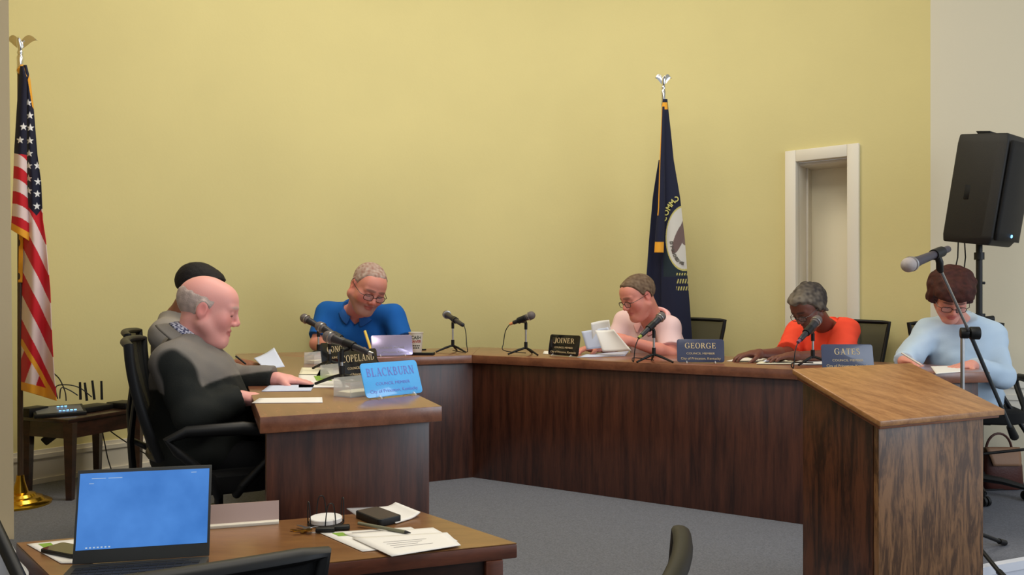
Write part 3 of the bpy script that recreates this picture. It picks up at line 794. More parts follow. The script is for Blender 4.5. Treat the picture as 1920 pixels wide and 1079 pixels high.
# --- balding man in jacket
f, r = fr(.94,.34); M_plaid, nt, b = nmat('plaid_shirt_cloth')
_tc = nt.nodes.new('ShaderNodeTexCoord'); _ck = nt.nodes.new('ShaderNodeTexChecker'); _ck.inputs['Scale'].default_value = 110
_ck.inputs['Color1'].default_value = lin(70,72,104); _ck.inputs['Color2'].default_value = lin(196,196,212); nt.links.new(_tc.outputs['Object'], _ck.inputs['Vector']); nt.links.new(_ck.outputs['Color'], b.inputs['Base Color']); b.inputs['Roughness'].default_value = .9
def jacket(p, g):
    z = (p-g['nb'])@g['tu']; x = np.abs((p-g['nb'])@g['tr']); y = (p-g['nb'])@g['tf']
    grey = npv(lin(122,116,110)[:3]); blk = npv(lin(34,36,34)[:3])
    m = np.clip((z+.135+.10*np.clip(x-.13,0,.3)*2-.1*np.clip(y,-.1,.1))/.008, 0, 1)*np.clip((.24-x)/.01, 0, 1)
    return blk*(1-m[:,None])+grey*m[:,None]
pel = Vector((-1.17,3.0,DAIS+.53))
o = dict(seed=2, s=1.02, bulk=1.12, belly=1.15, hs=1.03, h=.0038, label='balding white-haired man in a black and grey jacket, seen in profile at the near left', head=Q(389,582,3.02), face=(.93,.26,-.24), roll=-.02,
    neck=Q(358,652,3.02), pelvis=pel, sl=npv(Q(340,658,3.02))+npv((-.065,.18,-.02)), sr=npv(Q(340,658,3.02))+npv((.050,-.175,-.035)),
    el=Q(430,716,3.26), wl=Q(520,712,3.25), er=Q(366,778,2.80), wr=Q(452,748,2.93),
    hl=dict(d=(.95,.15,-.10), n=down, t=(0,-1,0), curl=.22), hr=dict(d=(.97,.15,-.05), n=down, t=(0,1,0), curl=.40),
    skin=(232,164,154), flush=(232,118,112), lip=(186,96,92), brow=(200,170,160), fat=.004, jaw=1.05, neckr=.058,
    hair=dict(col=(214,190,180), col2=(168,150,142), t=.0025, hl=.075, low=-.05, n=.0008, bald=.055, line=[-.05,-.05,.012,-.01,.03,.2,.2,.2]), glasses=None,
    top=dict(name='jacket', col=(34,36,34), sleeve=1.93, g=.026, sg=.028, wr=.007, collar=(110,110,150), plaid=M_plaid, cz=.030, nrm=(.60,.20,.80), hem=.16, scoop=.3, ncut=.012, colfn=jacket), trousers=(18,18,20))
o.update(BASE_LEG(pel, f, r)); PEOPLE['bald'] = person(o)
# turned-down jacket collar
g = PEOPLE['bald']; mbj = MB(); jn = unit((.60,.20,.80)); jr = unit(g['tr']-jn*np.dot(g['tr'], jn)); jf = np.cross(jn, jr)
def jc(a, v):
    th = PI/2+PI*.20+(2*PI-PI*.40)*a; c_, s_ = math.cos(th), math.sin(th); fr_ = max(0, s_)
    r_, z_ = (.084, .008-.02*fr_) if v < .1 else ((.096, .046-.030*fr_) if v < .6 else (.150+.02*fr_, -.012-.060*fr_**2))
    return Vector(g['nb']+jr*c_*r_*1.02+jf*s_*r_*1.02+jn*z_)
mbj.add([jc(i/39, v) for v in (0,.5,1) for i in range(40)], [(j*40+i, j*40+i+1, (j+1)*40+i+1, (j+1)*40+i) for j in range(2) for i in range(39)])
mbj.build('jacket_collar', mat('jacket_grey', lin(118,112,106), .85, bump=.4), g['root'], world=True, solid=.006, angle=180, subd=1)
# --- man in grey shirt beyond him
pel = Vector((-1.50,3.74,DAIS+.53)); f, r = fr(.94,.34)
o = dict(seed=3, s=1.0, bulk=1.05, label='dark-haired man in a plain grey shirt, mostly hidden behind the balding man', head=Q(374,545,3.72), face=(.90,.20,-.30), roll=0,
    neck=Q(332,598,3.74), pelvis=pel, sl=npv(Q(318,622,3.74))+npv((-.06,.17,0)), sr=npv(Q(318,622,3.74))+npv((.06,-.17,-.01)),
    el=Q(370,690,3.95), wl=Q(452,684,3.98), er=Q(350,700,3.62), wr=Q(425,690,3.72),
    hl=dict(d=(.95,-.1,-.05), n=down, t=(0,-1,0), curl=.45), hr=dict(d=(.95,.1,-.05), n=down, t=(0,1,0), curl=.6),
    skin=(140,88,64), flush=(146,84,62), lip=(110,60,50), brow=(30,22,20),
    hair=dict(col=(22,18,20), col2=(34,28,28), t=.009, hl=.062, low=-.035, n=.0015), 
    top=dict(name='shirt', col=(146,138,128), sleeve=.85, wr=.005, hem=.12, g=.016, sg=.02, ncut=.022), trousers=(40,40,44))
o.update(BASE_LEG(pel, f, r)); PEOPLE['grey'] = person(o)
# --- man in pink shirt
f, r = fr(-.75,-.66); pel = Q(1244,720,5.40); pel.z = DAIS+.52
o = dict(seed=4, s=1.07, bulk=1.08, belly=1.2, hs=1.04, h=.004, label='man with brown-grey hair and glasses in a pale pink polo shirt leafing through papers', head=Q(1197,557,5.02), face=(-.80,-.36,-.40), roll=.04,
    neck=Q(1224,600,5.20), pelvis=pel, sl=Q(1254,616,5.08), sr=Q(1172,606,5.36), el=Q(1258,664,4.98), er=Q(1150,650,5.30), wl=Q(1180,640,4.86), wr=Q(1120,652,5.05),
    hl=dict(d=(-.85,-.2,.25), n=(-.2,.5,-.6), t=(-.3,.2,1), curl=[.6,.7,.8,.9], thumb=.8), hr=dict(d=(-.8,-.3,-.05), n=down, t=(.2,-1,0), curl=.4),
    skin=(220,144,126), flush=(220,108,98), lip=(186,96,88), brow=(120,86,70), fat=.007, jaw=1.1, neckr=.060,
    hair=dict(col=(84,62,46), col2=(128,108,88), t=.007, hl=.078, low=-.045, n=.0018, soft=.03), glasses=dict(z=-.004, y=.106),
    top=dict(name='polo_shirt', col=(238,206,206), sleeve=.78, sg=.024, wr=.005, collar=(240,186,188), hem=.12, scoop=.8, ncut=.018), trousers=(60,60,70))
o.update(BASE_LEG(pel, f, r)); PEOPLE['pink'] = person(o)
# --- woman in orange
f, r = fr(-.62,-.78); pel = Q(1560,740,4.86); pel.z = DAIS+.51
o = dict(seed=5, s=.97, bulk=1.05, belly=1.15, bust=1, h=.004, label='woman with short curly grey hair in a bright orange top, reading papers', head=Q(1517,578,4.46), face=(-.74,-.34,-.58), roll=.04,
    neck=Q(1548,612,4.66), pelvis=pel, sl=Q(1586,622,4.58), sr=Q(1498,622,4.84), el=Q(1572,668,4.46), er=Q(1476,664,4.66), wl=Q(1492,668,4.30), wr=Q(1424,664,4.42),
    hl=dict(d=(-.95,-.2,-.03), n=down, t=(0,1,0), curl=.22), hr=dict(d=(-.95,-.15,-.03), n=down, t=(0,-1,0), curl=.35),
    skin=(112,66,52), flush=(116,64,52), lip=(100,52,48), brow=(40,30,28), neckr=.050, arm=.95,
    hair=dict(col=(58,52,50), col2=(118,108,96), t=.009, hl=.066, low=-.075, n=.006, nf=150, n2=.006, topv=.006, backv=.012, grad=.45, soft=.03, ears=0, line=[-.075,-.075,-.04,-.02,.025,.05,.066,.072]), glasses=dict(z=-.004, y=.107),
    top=dict(name='blouse', col=(252,84,58), sleeve=.92, g=.018, sg=.026, wr=.006, hem=.12, scoop=.25, ncut=.02), trousers=(40,36,44))
o.update(BASE_LEG(pel, f, r)); PEOPLE['orange'] = person(o)
# --- woman in pale blue
f, r = fr(-.25,-.97); pel = Vector((2.54,4.52,DAIS+.53))
o = dict(seed=6, s=.99, bulk=1.12, belly=1.2, bust=1, h=.004, label='woman with short dark brown hair and glasses in a pale blue sweatshirt, writing', head=Q(1783,558,4.20), face=(-.26,-.76,-.62), roll=-.05,
    neck=Q(1800,604,4.36), pelvis=pel, sl=Q(1856,630,4.38), sr=Q(1742,624,4.42), el=Q(1876,706,4.22), er=Q(1706,668,4.34), wl=Q(1822,686,4.04), wr=Q(1694,678,4.22),
    hl=dict(d=(-.95,-.22,-.06), n=down, t=(0,-1,0), curl=.3), hr=dict(d=(.35,-.85,-.08), n=(-.3,0,-.9), t=(1,.1,.2), curl=[.6,.8,.9,.9], thumb=.5),
    skin=(224,154,136), flush=(224,116,102), lip=(190,84,80), brow=(70,44,38), neckr=.050, arm=.95,
    hair=dict(col=(52,26,22), col2=(78,40,34), t=.016, hl=.05, low=-.06, n=.002, n2=.006, nf=150, topv=.014, backv=.016, sidev=.006, frontv=.004, soft=.018, ears=0, line=[-.06,-.06,-.05,-.04,-.01,.024,.042,.046]), glasses=dict(z=-.004, y=.106, mat=mat('amber_glasses_frame', lin(60,34,24), .3)),
    top=dict(name='sweatshirt', col=(190,210,228), sleeve=1.93, g=.022, sg=.026, wr=.007, hem=.12, scoop=.15, ncut=.030), trousers=(24,24,28))
lf2, lr2 = fr(-.62,-.78); o.update(BASE_LEG(pel, lf2, lr2*.6)); PEOPLE['blueL'] = person(o)
# ---------------------------------------------------------------- lettering
TK, TN = .17, .075
def arcq(cx, cy, rx, ry, a0, a1, thick_h=TK, thick_v=TN, n=18):
    out = []
    for i in range(n):
        q = []
        for a in (a0+(a1-a0)*i/n, a0+(a1-a0)*(i+1)/n):
            a = math.radians(a); c_, s_ = math.cos(a), math.sin(a)
            w = thick_v+(thick_h-thick_v)*abs(c_)**1.5
            q.append(((cx+rx*c_, cy+ry*s_), (cx+(rx-w)*c_, cy+(ry-w*.9)*s_)))
        out.append([q[0][0], q[1][0], q[1][1], q[0][1]])
    return out
def bar(x0, y0, x1, y1): return [[(x0,y0),(x1,y0),(x1,y1),(x0,y1)]]
def diag(x0, y0, x1, y1, w): return [[(x0-w/2,y0),(x0+w/2,y0),(x1+w/2,y1),(x1-w/2,y1)]]
def srf(x, y, w=.30): return bar(x-w/2, y, x+w/2, y+.05)
def stem(x, top=1): return bar(x-TK/2, 0, x+TK/2, top)+srf(x, 0)+srf(x, .95)
def GL(ch):
    if ch == 'O': return arcq(.40,.5,.40,.52,0,360,n=30), .84
    if ch == 'C': return arcq(.42,.5,.42,.52,50,310,n=26)+bar(.64,.66,.70,.98), .78
    if ch == 'G': return arcq(.42,.5,.42,.52,50,318,n=26)+bar(.64,.66,.70,.98)+bar(.58,.06,.58+TK,.45)+srf(.66,.42), .88
    if ch == 'J': return bar(.22,.1,.22+TK,1)+srf(.30,.95)+arcq(.12,.10,.27,.28,180,360,n=12), .46
    if ch == 'I': return stem(.16), .36
    if ch == 'N': return bar(.12,0,.12+TN,1)+bar(.66,0,.66+TN,1)+diag(.16,1,.70,0,TK)+srf(.14,.95,.3)+srf(.14,0,.28)+srf(.70,.95,.28), .86
    if ch == 'E': return stem(.16)+bar(.16,0,.60,TN)+bar(.16,.47,.50,.47+TN)+bar(.16,1-TN,.58,1)+bar(.55,0,.62,.24)+bar(.53,.76,.59,1)+bar(.46,.38,.51,.62), .70
    if ch == 'L': return stem(.16)+bar(.16,0,.60,TN)+bar(.54,0,.61,.28), .68
    if ch == 'P': return stem(.16)+arcq(.34,.73,.28,.27,-90,90,n=12)+bar(.16,1-TN,.36,1)+bar(.16,.46,.36,.46+TN), .68
    if ch == 'R': return stem(.16)+arcq(.34,.73,.28,.27,-90,90,n=12)+bar(.16,1-TN,.36,1)+bar(.16,.46,.36,.46+TN)+diag(.42,.5,.68,0,TK)+srf(.72,0,.2), .80
    if ch == 'B': return stem(.16)+arcq(.34,.75,.26,.25,-90,90,n=12)+arcq(.36,.26,.30,.27,-90,90,n=12)+bar(.16,1-TN,.36,1)+bar(.16,.48,.38,.48+TN)+bar(.16,0,.38,TN), .74
    if ch == 'D': return stem(.16)+arcq(.32,.5,.46,.5,-90,90,n=16)+bar(.16,1-TN,.34,1)+bar(.16,0,.34,TN), .86
    if ch == 'A': return diag(.14,0,.40,1,TN)+diag(.66,0,.40,1,TK)+bar(.22,.30,.58,.30+TN)+srf(.12,0,.26)+srf(.68,0,.28), .82
    if ch == 'T': return stem(.36)+bar(.04,1-TN,.68,1)+bar(.04,.76,.10,1)+bar(.62,.76,.68,1), .74
    if ch == 'S': return arcq(.30,.74,.25,.27,20,250,n=14)+arcq(.30,.27,.27,.28,-160,70,n=14)+diag(.17,.62,.44,.40,TK), .62
    if ch == 'U': return bar(.10,.3,.10+TK,1)+bar(.62,.3,.62+TN,1)+arcq(.395,.30,.30,.32,180,360,n=14)+srf(.18,.95)+srf(.66,.95,.26), .80
    if ch == 'K': return stem(.16)+diag(.28,.42,.66,1,TN)+diag(.36,.58,.70,0,TK)+srf(.66,.95,.26)+srf(.74,0,.22), .84
    return [], .4
def serif_text(txt, h, width, frame, m, parent, name='lettering', th=.0006):
    """frame(u,v,w) -> point ; text centred, v from 0 to h"""
    x = 0; polys = []
    for ch_ in txt:
        g, adv = GL(ch_)
        polys += [[(px_+x, py_) for px_, py_ in p] for p in g]; x += adv+.06
    tot = x-.06; sx = width/tot; mb = MB()
    for p in polys:
        pts = [frame((px_-tot/2)*sx, py_*h, th) for px_, py_ in p]
        mb.add(pts, [(0,1,2,3)]); 
    return mb.build(name, m, parent, world=True)
def font_mesh(txt, size, M, at, m, parent, name='lettering', width=None, extr=.0003, bold=0):
    cu = bpy.data.curves.new(name, 'FONT'); cu.body = txt; cu.size = size; cu.align_x = 'CENTER'; cu.extrude = extr; cu.offset = bold; cu.resolution_u = 3
    tmp = bpy.data.objects.new('tmp', cu); C.objects.link(tmp); bpy.context.view_layer.update()
    dg = bpy.context.evaluated_depsgraph_get(); me = bpy.data.meshes.new_from_object(tmp.evaluated_get(dg)); bpy.data.objects.remove(tmp)
    xs = [v.co.x for v in me.vertices]; k = (width/(max(xs)-min(xs))) if width else 1
    off = Vector((0,0,0)); r = parent
    while r is not None: off += r.location; r = r.parent
    for v in me.vertices: v.co = M @ Vector((v.co.x*k, v.co.y, v.co.z)) + Vector(at) - off
    me.materials.clear(); me.name = name
    return link(me, name, m, parent)

# ---------------------------------------------------------------- nameplates
def nameplate(px, py, nrm, name, m, inkm, label, tilt=10, w=.25, h=.125, z=DESK, name_w=.66, flip=0, stand=True):
    at = P(px, py, z); n = Vector((*nrm, 0)).normalized(); r = Vector((-n.y, n.x, 0))
    t = math.radians(tilt); up = Vector((0,0,1))*math.cos(t)-n*math.sin(t); fn = n*math.cos(t)+Vector((0,0,1))*math.sin(t)
    root = thing('nameplate', label, 'nameplate', at, 0, 'council nameplates')
    b0 = at+Vector((0,0,.006)); M3 = basis(r, up, fn)
    mb = MB(); R_ = .014; poly = []
    for cx, cy, a in ((w/2-R_,h-R_,0),(-w/2+R_,h-R_,90),(-w/2+R_,R_,180),(w/2-R_,R_,270)):
        for k in range(7):
            th = math.radians(a+k*15); poly.append((cx+R_*math.cos(th), cy+R_*math.sin(th)))
    mb.prism(poly, -.003, 0, M3, b0); mb.build('plate', m, root, world=True, bevel=.0006)
    fr_ = lambda v0: (lambda u, v, e: b0+r*u+up*(v+v0)+fn*e)
    serif_text(name, .030, w*name_w, fr_(h*.60), inkm, root)
    font_mesh('COUNCIL MEMBER', .0150, M3, b0+up*h*.34+fn*.0006, inkm, root, width=w*.60)
    font_mesh('City of Princeton, Kentucky', .0175, M3, b0+up*h*.12+fn*.0006, inkm, root, width=w*.84)
    if stand:
        fb = MB()
        for sg in (-1, 1):
            c0 = at+r*sg*w*.3; fb.tube([c0+n*.022+Vector((0,0,.004)), c0+n*.008+Vector((0,0,.012)), c0-n*.004+Vector((0,0,.004)), c0-n*.045+Vector((0,0,.003)), c0-n*.035+Vector((0,0,.05))-n*math.sin(t)*.03], .003, 8)
        fb.build('stand_foot', M_acr, root, world=True)
    return root
nameplate(1055, 669, (-.72,-.69), 'JOINER', M_plateblack, M_gold, 'glossy black nameplate at the far side of the desk beside the man in pink', w=.245)
nameplate(1314, 682, (-.10,-.99), 'GEORGE', M_plateblue, M_gold, 'slate blue nameplate between the man in pink and the woman in orange')
nameplate(1591, 697, (.02,-.99), 'GATES', M_plategrey, M_gold, 'slate blue nameplate at the right, its foot hidden by the lectern', name_w=.5)
nameplate(736, 669, (.36,-.93), 'GATES' if False else 'CONCED'[:0], M_platesilver, M_ink, 'shiny silver nameplate in front of the man in the blue polo', tilt=14)
nameplate(676, 713, (.86,-.50), 'COPELAND', M_plateblack, M_gold, 'black nameplate on the left wing, the taller-looking one next to the blue-reflection plate', name_w=.84, tilt=8)
nameplate(638, 690, (.86,-.50), 'CONGER', M_plateblack, M_gold, 'black nameplate half hidden behind the microphones on the left wing', tilt=8)
nameplate(742, 745, (.71,-.70), 'BLACKBURN', M_platereflect, M_red_ink, 'nameplate with painted blue reflection, tilted back at the near end of the left wing', tilt=20, name_w=.84)

# ---------------------------------------------------------------- acrylic trays on the left wing
def tray(px, py, rz, label, w=.15, d=.075, h=.05):
    at = P(px, py, DESK); root = thing('card_tray', label, 'card tray', at, 0, 'clear acrylic card trays')
    M3 = rotz(rz); mb = MB(); t = .0025
    mb.box((0,0,t/2), (w,d,t)); mb.box((0,-d/2,h/2), (w,t,h)); mb.box((0,d/2,h*.6), (w,t,h*1.2)); mb.box((-w/2,0,h/2), (t,d,h)); mb.box((w/2,0,h/2), (t,d,h))
    mb.v = [M3 @ v + at for v in mb.v]; mb.build('tray', M_acr, root, world=True)
    mb = MB(); mb.box((0,0,.010), (w*.9,d*.8,.014)); mb.v = [M3 @ v + at for v in mb.v]; mb.build('cards', M_paper2, root, world=True)
tray(602, 681, 1.0, 'clear acrylic tray behind the half-hidden black nameplate', w=.17)
tray(636, 709, 1.0, 'clear acrylic tray between the two black nameplates on the left wing', w=.15)
tray(676, 741, .9, 'clear acrylic tray holding cards beside the blue-reflection nameplate', w=.17, d=.09, h=.055)

# ---------------------------------------------------------------- microphones
def mic_mesh(root, head, tail, grille=M_grille, bodym=M_micbody, sc_=1.0, ringm=M_steel):
    head = Vector(head); tail = Vector(tail); d = (tail-head).normalized(); L = (tail-head).length
    q = d.to_track_quat('Z', 'Y').to_matrix()
    mb = MB(); R_ = .0255*sc_
    mb.lathe([(.002,-R_)]+[(R_*math.cos(math.radians(a)), R_*math.sin(math.radians(a))) for a in range(-80, 31, 10)]+[(.020*sc_,.030*sc_)], head, 22, q); mb.build('grille', grille, root, world=True, angle=80)
    mb = MB(); mb.lathe([(.0235*sc_,.012*sc_),(.0265*sc_,.012*sc_),(.0265*sc_,.018*sc_),(.0225*sc_,.019*sc_)], head, 22, q); mb.build('ring', ringm, root, world=True)
    mb = MB(); mb.lathe([(.019*sc_,.028*sc_),(.0195*sc_,.040*sc_),(.0165*sc_,.07*sc_),(.0125*sc_,L-.02),(.012*sc_,L-.003),(.009*sc_,L)], head, 20, q); mb.build('handle', bodym, root, world=True, angle=50)
    return d
def desk_mic(head, tail, base, h, label, slabel, legdir=0, cable=None, plug=None, hub=.045, lr=.10, ctop=None):
    base = Vector(base); head = Vector(head); tail = Vector(tail)
    st = thing('tabletop_mic_stand', slabel, 'microphone stand', base, 0, 'tabletop microphone stands')
    hubz = base+Vector((0,0,hub)); top = base+Vector((0,0,h))
    mb = MB(); mb.tube([hubz-Vector((0,0,.01)), hubz+Vector((0,0,.035))], .0105, 12); mb.tube([top-Vector((0,0,.045)), top-Vector((0,0,.005))], .0095, 12); mb.build('hub', M_black, st, world=True)
    mb = MB(); mb.tube([hubz, top-Vector((0,0,.02))], .0058, 12); mb.build('pole', M_steel, st, world=True)
    mid = head+(tail-head)*.52; dd = (tail-head).normalized()
    mb = MB(); mb.tube([top-Vector((0,0,.012)), top, mid-Vector((0,0,.014))], [.009,.008,.008], 10); mb.tube([mid-dd*.025, mid+dd*.025], .0195, 16); mb.build('clip', M_black, st, world=True)
    for k in range(3):
        a = legdir+k*2*PI/3; e = Vector((math.cos(a), math.sin(a), 0))
        mb = MB(); mb.tube([hubz, hubz+e*lr*.45-Vector((0,0,.014)), base+e*lr+Vector((0,0,.010)), base+e*(lr+.012)+Vector((0,0,.005))], [.0065,.0075,.0055,.006], 8); mb.build('leg', M_black, st, world=True)
    mc = thing('microphone', label, 'microphone', head, 0, 'handheld microphones on tabletop stands')
    d = mic_mesh(mc, head, tail)
    if plug: mb = MB(); mb.tube([tail, tail+d*.022], .0085, 10); mb.build('plug', plug, mc, world=True)
    e = tail+d*.022; cp = cable or [e+d*.03-Vector((0,0,.03)), e+d*.045-Vector((0,0,.10)), Vector((e.x+d.x*.04, e.y, base.z+.03)), base+Vector((0,0,.012))]
    pts = [e]+[Vector(c) for c in cp]; sm = []
    for i in range(len(pts)-1):          # Catmull-Rom
        p0 = pts[max(i-1,0)]; p1 = pts[i]; p2 = pts[i+1]; p3 = pts[min(i+2,len(pts)-1)]
        for k in range(6):
            t = k/6; sm.append(.5*((2*p1)+(p2-p0)*t+(2*p0-5*p1+4*p2-p3)*t*t+(3*p1-p0-3*p2+p3)*t**3))
    sm.append(pts[-1]); mb = MB(); mb.tube(sm, .0028, 6); mb.build('cable', M_black, mc, world=True)
    return mc
def base_at(px, py): return P(px, py, DESK+.001)
def dm(headpx, tailpx, basepx, Yh, Yt, label, slabel, legdir, plug=None, lr=.10, cable=None):
    b = base_at(*basepx); hd = Q(*headpx, Yh or b.y); tl = Q(*tailpx, Yt or b.y)
    m = (hd+tl)/2; h = m.z-b.z-.02
    return desk_mic(hd, tl, b, h, label, slabel, legdir, plug=plug, lr=lr, cable=cable)
W1 = M_micbody
dm((571,597), (630,632), (597,672), 4.42, 4.33, 'microphone farthest up in the row of three on the left wing', 'tripod stand under the farthest of the three left-wing microphones', 2.5)
dm((600,613), (662,650), (618,695), 3.88, 3.78, 'middle microphone of the overlapping three on the left wing', 'tripod stand under the middle of the three left-wing microphones', 2.6)
dm((616,632), (692,662), (641,724), 3.32, 3.22, 'nearest and largest microphone of the three on the left wing', 'tripod stand with a chrome pole under the nearest left-wing microphone', 2.9, plug=M_steel, lr=.105)
b4 = base_at(849, 661)
dm((837,590), (868,610), (849,661), 5.05, 4.75, 'microphone pointing left, just right of the white cup at the desk corner', 'tripod stand at the inner corner of the desk', 3.5)
dm((996,592), (962,606), (986,666), 4.82, 4.86, 'microphone pointing right with an orange-ringed plug, left of the black nameplate', 'tripod stand just left of the black nameplate on the far side', 3.3, plug=mat('orange_ring', lin(220,140,90), .5))
dm((1240,594), (1202,630), (1226,680), 4.40, 4.30, 'microphone in front of the man in the pink shirt', 'tripod stand in front of the man in the pink shirt', 3.6, plug=mat('green_ring', lin(150,160,70), .5))
dm((1532,601), (1500,638), (1524,685), 4.05, 3.95, 'microphone in front of the woman in the orange top', 'tripod stand in front of the woman in the orange top', 3.7, plug=mat('purple_ring', lin(120,80,110), .5))

# ---------------------------------------------------------------- papers and small things
def sheet(corners, z, m, name, label, cat='paper', th=.0012, curl=0, prints=None, group=None, k=0):
    pts = [P(*c, z) for c in corners]; at = sum(pts, Vector())/4; at.z = z
    mb = MB(); N_ = 10
    def f(u, v):
        p = (pts[0]*(1-u)+pts[1]*u)*(1-v)+(pts[3]*(1-u)+pts[2]*u)*v
        return p+Vector((0,0,th+curl*(max(0,u-.55)**2*2.5+.15*max(0,v-.7)**2)))
    g = [[f(i/(N_-1), j/(N_-1)) for i in range(N_)] for j in range(N_)]
    vs = [g[j][i] for j in range(N_) for i in range(N_)]; fs = [(j*N_+i, j*N_+i+1, (j+1)*N_+i+1, (j+1)*N_+i) for j in range(N_-1) for i in range(N_-1)]
    mb.add(vs, fs); o_ = mb.build(name, m, None, solid=th); centre_origin(o_, at); tag(o_, label, cat, group)
    if prints:
        for (u0, v0, u1, v1, pm, nm) in prints:
            q = MB(); q.grid(lambda a, b_: f(u0+(u1-u0)*a, v0+(v1-v0)*b_)+Vector((0,0,th*.6+.0003)), 6, 6); q.build(nm, pm, o_, world=True)
    return o_
def lines(v0, n, u0=.12, u1=.85, dv=.06):
    return [(u0, v0+i*dv, u1-(i%3)*.08, v0+i*dv+.015, M_ink, 'print_line') for i in range(n)]
GP = 'loose papers on the council desk'
D0 = DESK+.0005
sheet([(486,748),(604,746),(605,756),(472,757)], D0, M_paper, 'paper_sheet', 'white sheet lying along the near edge of the left wing', group=GP)
sheet([(505,724),(590,722),(583,734),(490,735)], D0, M_paperblue, 'paper_sheet', 'white sheet between the hands of the balding man', group=GP)
sheet([(560,703),(622,703),(655,727),(560,728)], D0, M_paper, 'paper_sheet', 'white agenda sheet with a green emblem under the balding man\'s fingers', group=GP, prints=[(.42,.15,.80,.55,M_green,'green_emblem')])
sheet([(566,690),(610,691),(620,705),(560,704)], D0, M_paper2, 'paper_sheet', 'cream sheet beyond the green-printed agenda on the left wing', group=GP)
sheet([(600,694),(634,695),(640,708),(592,708)], D0, M_paper, 'paper_sheet', 'small white sheet between the left-wing microphone stands', group=GP)
sheet([(640,733),(700,727),(702,743),(630,741)], D0, M_paper2, 'paper_sheet', 'cream card sheet under the tray by the blue-reflection nameplate', group=GP)
sheet([(1385,672),(1440,671),(1452,680),(1362,678)], D0, M_paper, 'paper_sheet', 'white sheet under the far hand of the woman in orange', group=GP, curl=.01)
sheet([(1432,676),(1498,673),(1484,684),(1418,684)], D0, M_paper2, 'open_notebook', 'open cream notebook, left leaf, by the woman in orange', 'notebook', th=.004, group='open notebooks')
sheet([(1500,674),(1562,674),(1556,685),(1487,685)], D0, M_paper, 'paper_pad', 'white pad beneath the microphone stand of the woman in orange', 'pad', th=.004)
sheet([(1455,664),(1478,661),(1468,676),(1430,679)], DESK+.014, M_paperblue, 'paper_sheet', 'pale blue sheet lifted by the woman in orange', group=GP, curl=.02)
sheet([(1745,688),(1800,686),(1806,698),(1755,702)], D0, M_paper, 'paper_sheet', 'white sheet the woman in pale blue is writing on', group=GP)
sheet([(1100,665),(1180,659),(1172,668),(1082,671)], D0, M_paperblue, 'paper_sheet', 'flat sheet below the fanned papers of the man in pink', group=GP)
sheet([(1020,659),(1080,661),(1072,666),(1018,664)], D0, M_paper, 'paper_sheet', 'thin white sheet behind the far black nameplate', group=GP)
sheet([(690,660),(712,661),(706,668),(668,668)], D0, M_paper, 'paper_sheet', 'white sheet under the writing hand of the man in blue', group=GP)
# papers standing up
def held(corners, name, label, m, bend=.02, group=None):
    pts = [Vector(c) for c in corners]; at = (pts[2]+pts[3])/2
    nrm = (pts[1]-pts[0]).cross(pts[3]-pts[0]).normalized(); mb = MB()
    mb.grid(lambda u, v: (pts[0]*(1-u)+pts[1]*u)*(1-v)+(pts[3]*(1-u)+pts[2]*u)*v+nrm*bend*math.sin(PI*u)*(1-.4*v), 14, 10)
    o_ = mb.build(name, m, None, solid=.0012); centre_origin(o_, at); return tag(o_, label, 'paper', group)
held([Q(476,672,3.95),Q(514,652,4.05),Q(534,688,3.85),Q(494,690,3.8)], 'paper_sheet', 'white sheet held upright by the man in grey', M_paperblue, .006)
GF = 'papers being leafed through by the man in pink'
held([Q(1108,606,4.90),Q(1142,600,4.86),Q(1148,640,4.86),Q(1112,652,4.92)], 'paper_sheet', 'white sheet raised highest in the hand of the man in pink', M_paper, .02, GF)
held([Q(1090,622,4.94),Q(1140,614,4.84),Q(1154,650,4.80),Q(1100,656,4.92)], 'paper_sheet', 'slanting grey-white sheet in front of the raised one', M_paperblue, .025, GF)
held([Q(1116,620,4.82),Q(1150,618,4.78),Q(1184,658,4.70),Q(1130,660,4.78)], 'paper_sheet', 'lowest sheet of the bundle, touching the desk', M_paper, .02, GF)
# pens
def stick(a, b, r, m, name, label, cat='pen', tipm=None):
    a = Vector(a); b = Vector(b); rt = thing(name, label, cat, a); mb = MB()
    mb.tube([a+(b-a)*.1, b], r, 10); mb.build('barrel', m, rt, world=True); mb = MB(); mb.tube([a, a+(b-a)*.1], [r*.3, r], 10); mb.build('tip', tipm or m, rt, world=True)
    return rt
stick(Q(696,658,4.93), Q(684,621,4.98), .0085, mat('yellow_plastic', lin(238,204,90), .4), 'highlighter', 'yellow highlighter held by the man in the blue polo', 'highlighter')
stick(Q(1729,686,4.06), Q(1690,662,4.12), .0045, M_white, 'ballpoint_pen', 'white pen in the hand of the woman in pale blue')
stick(Q(462,684,3.92), Q(442,668,3.92), .0045, M_black, 'ballpoint_pen', 'dark pen in the hand of the man in grey')
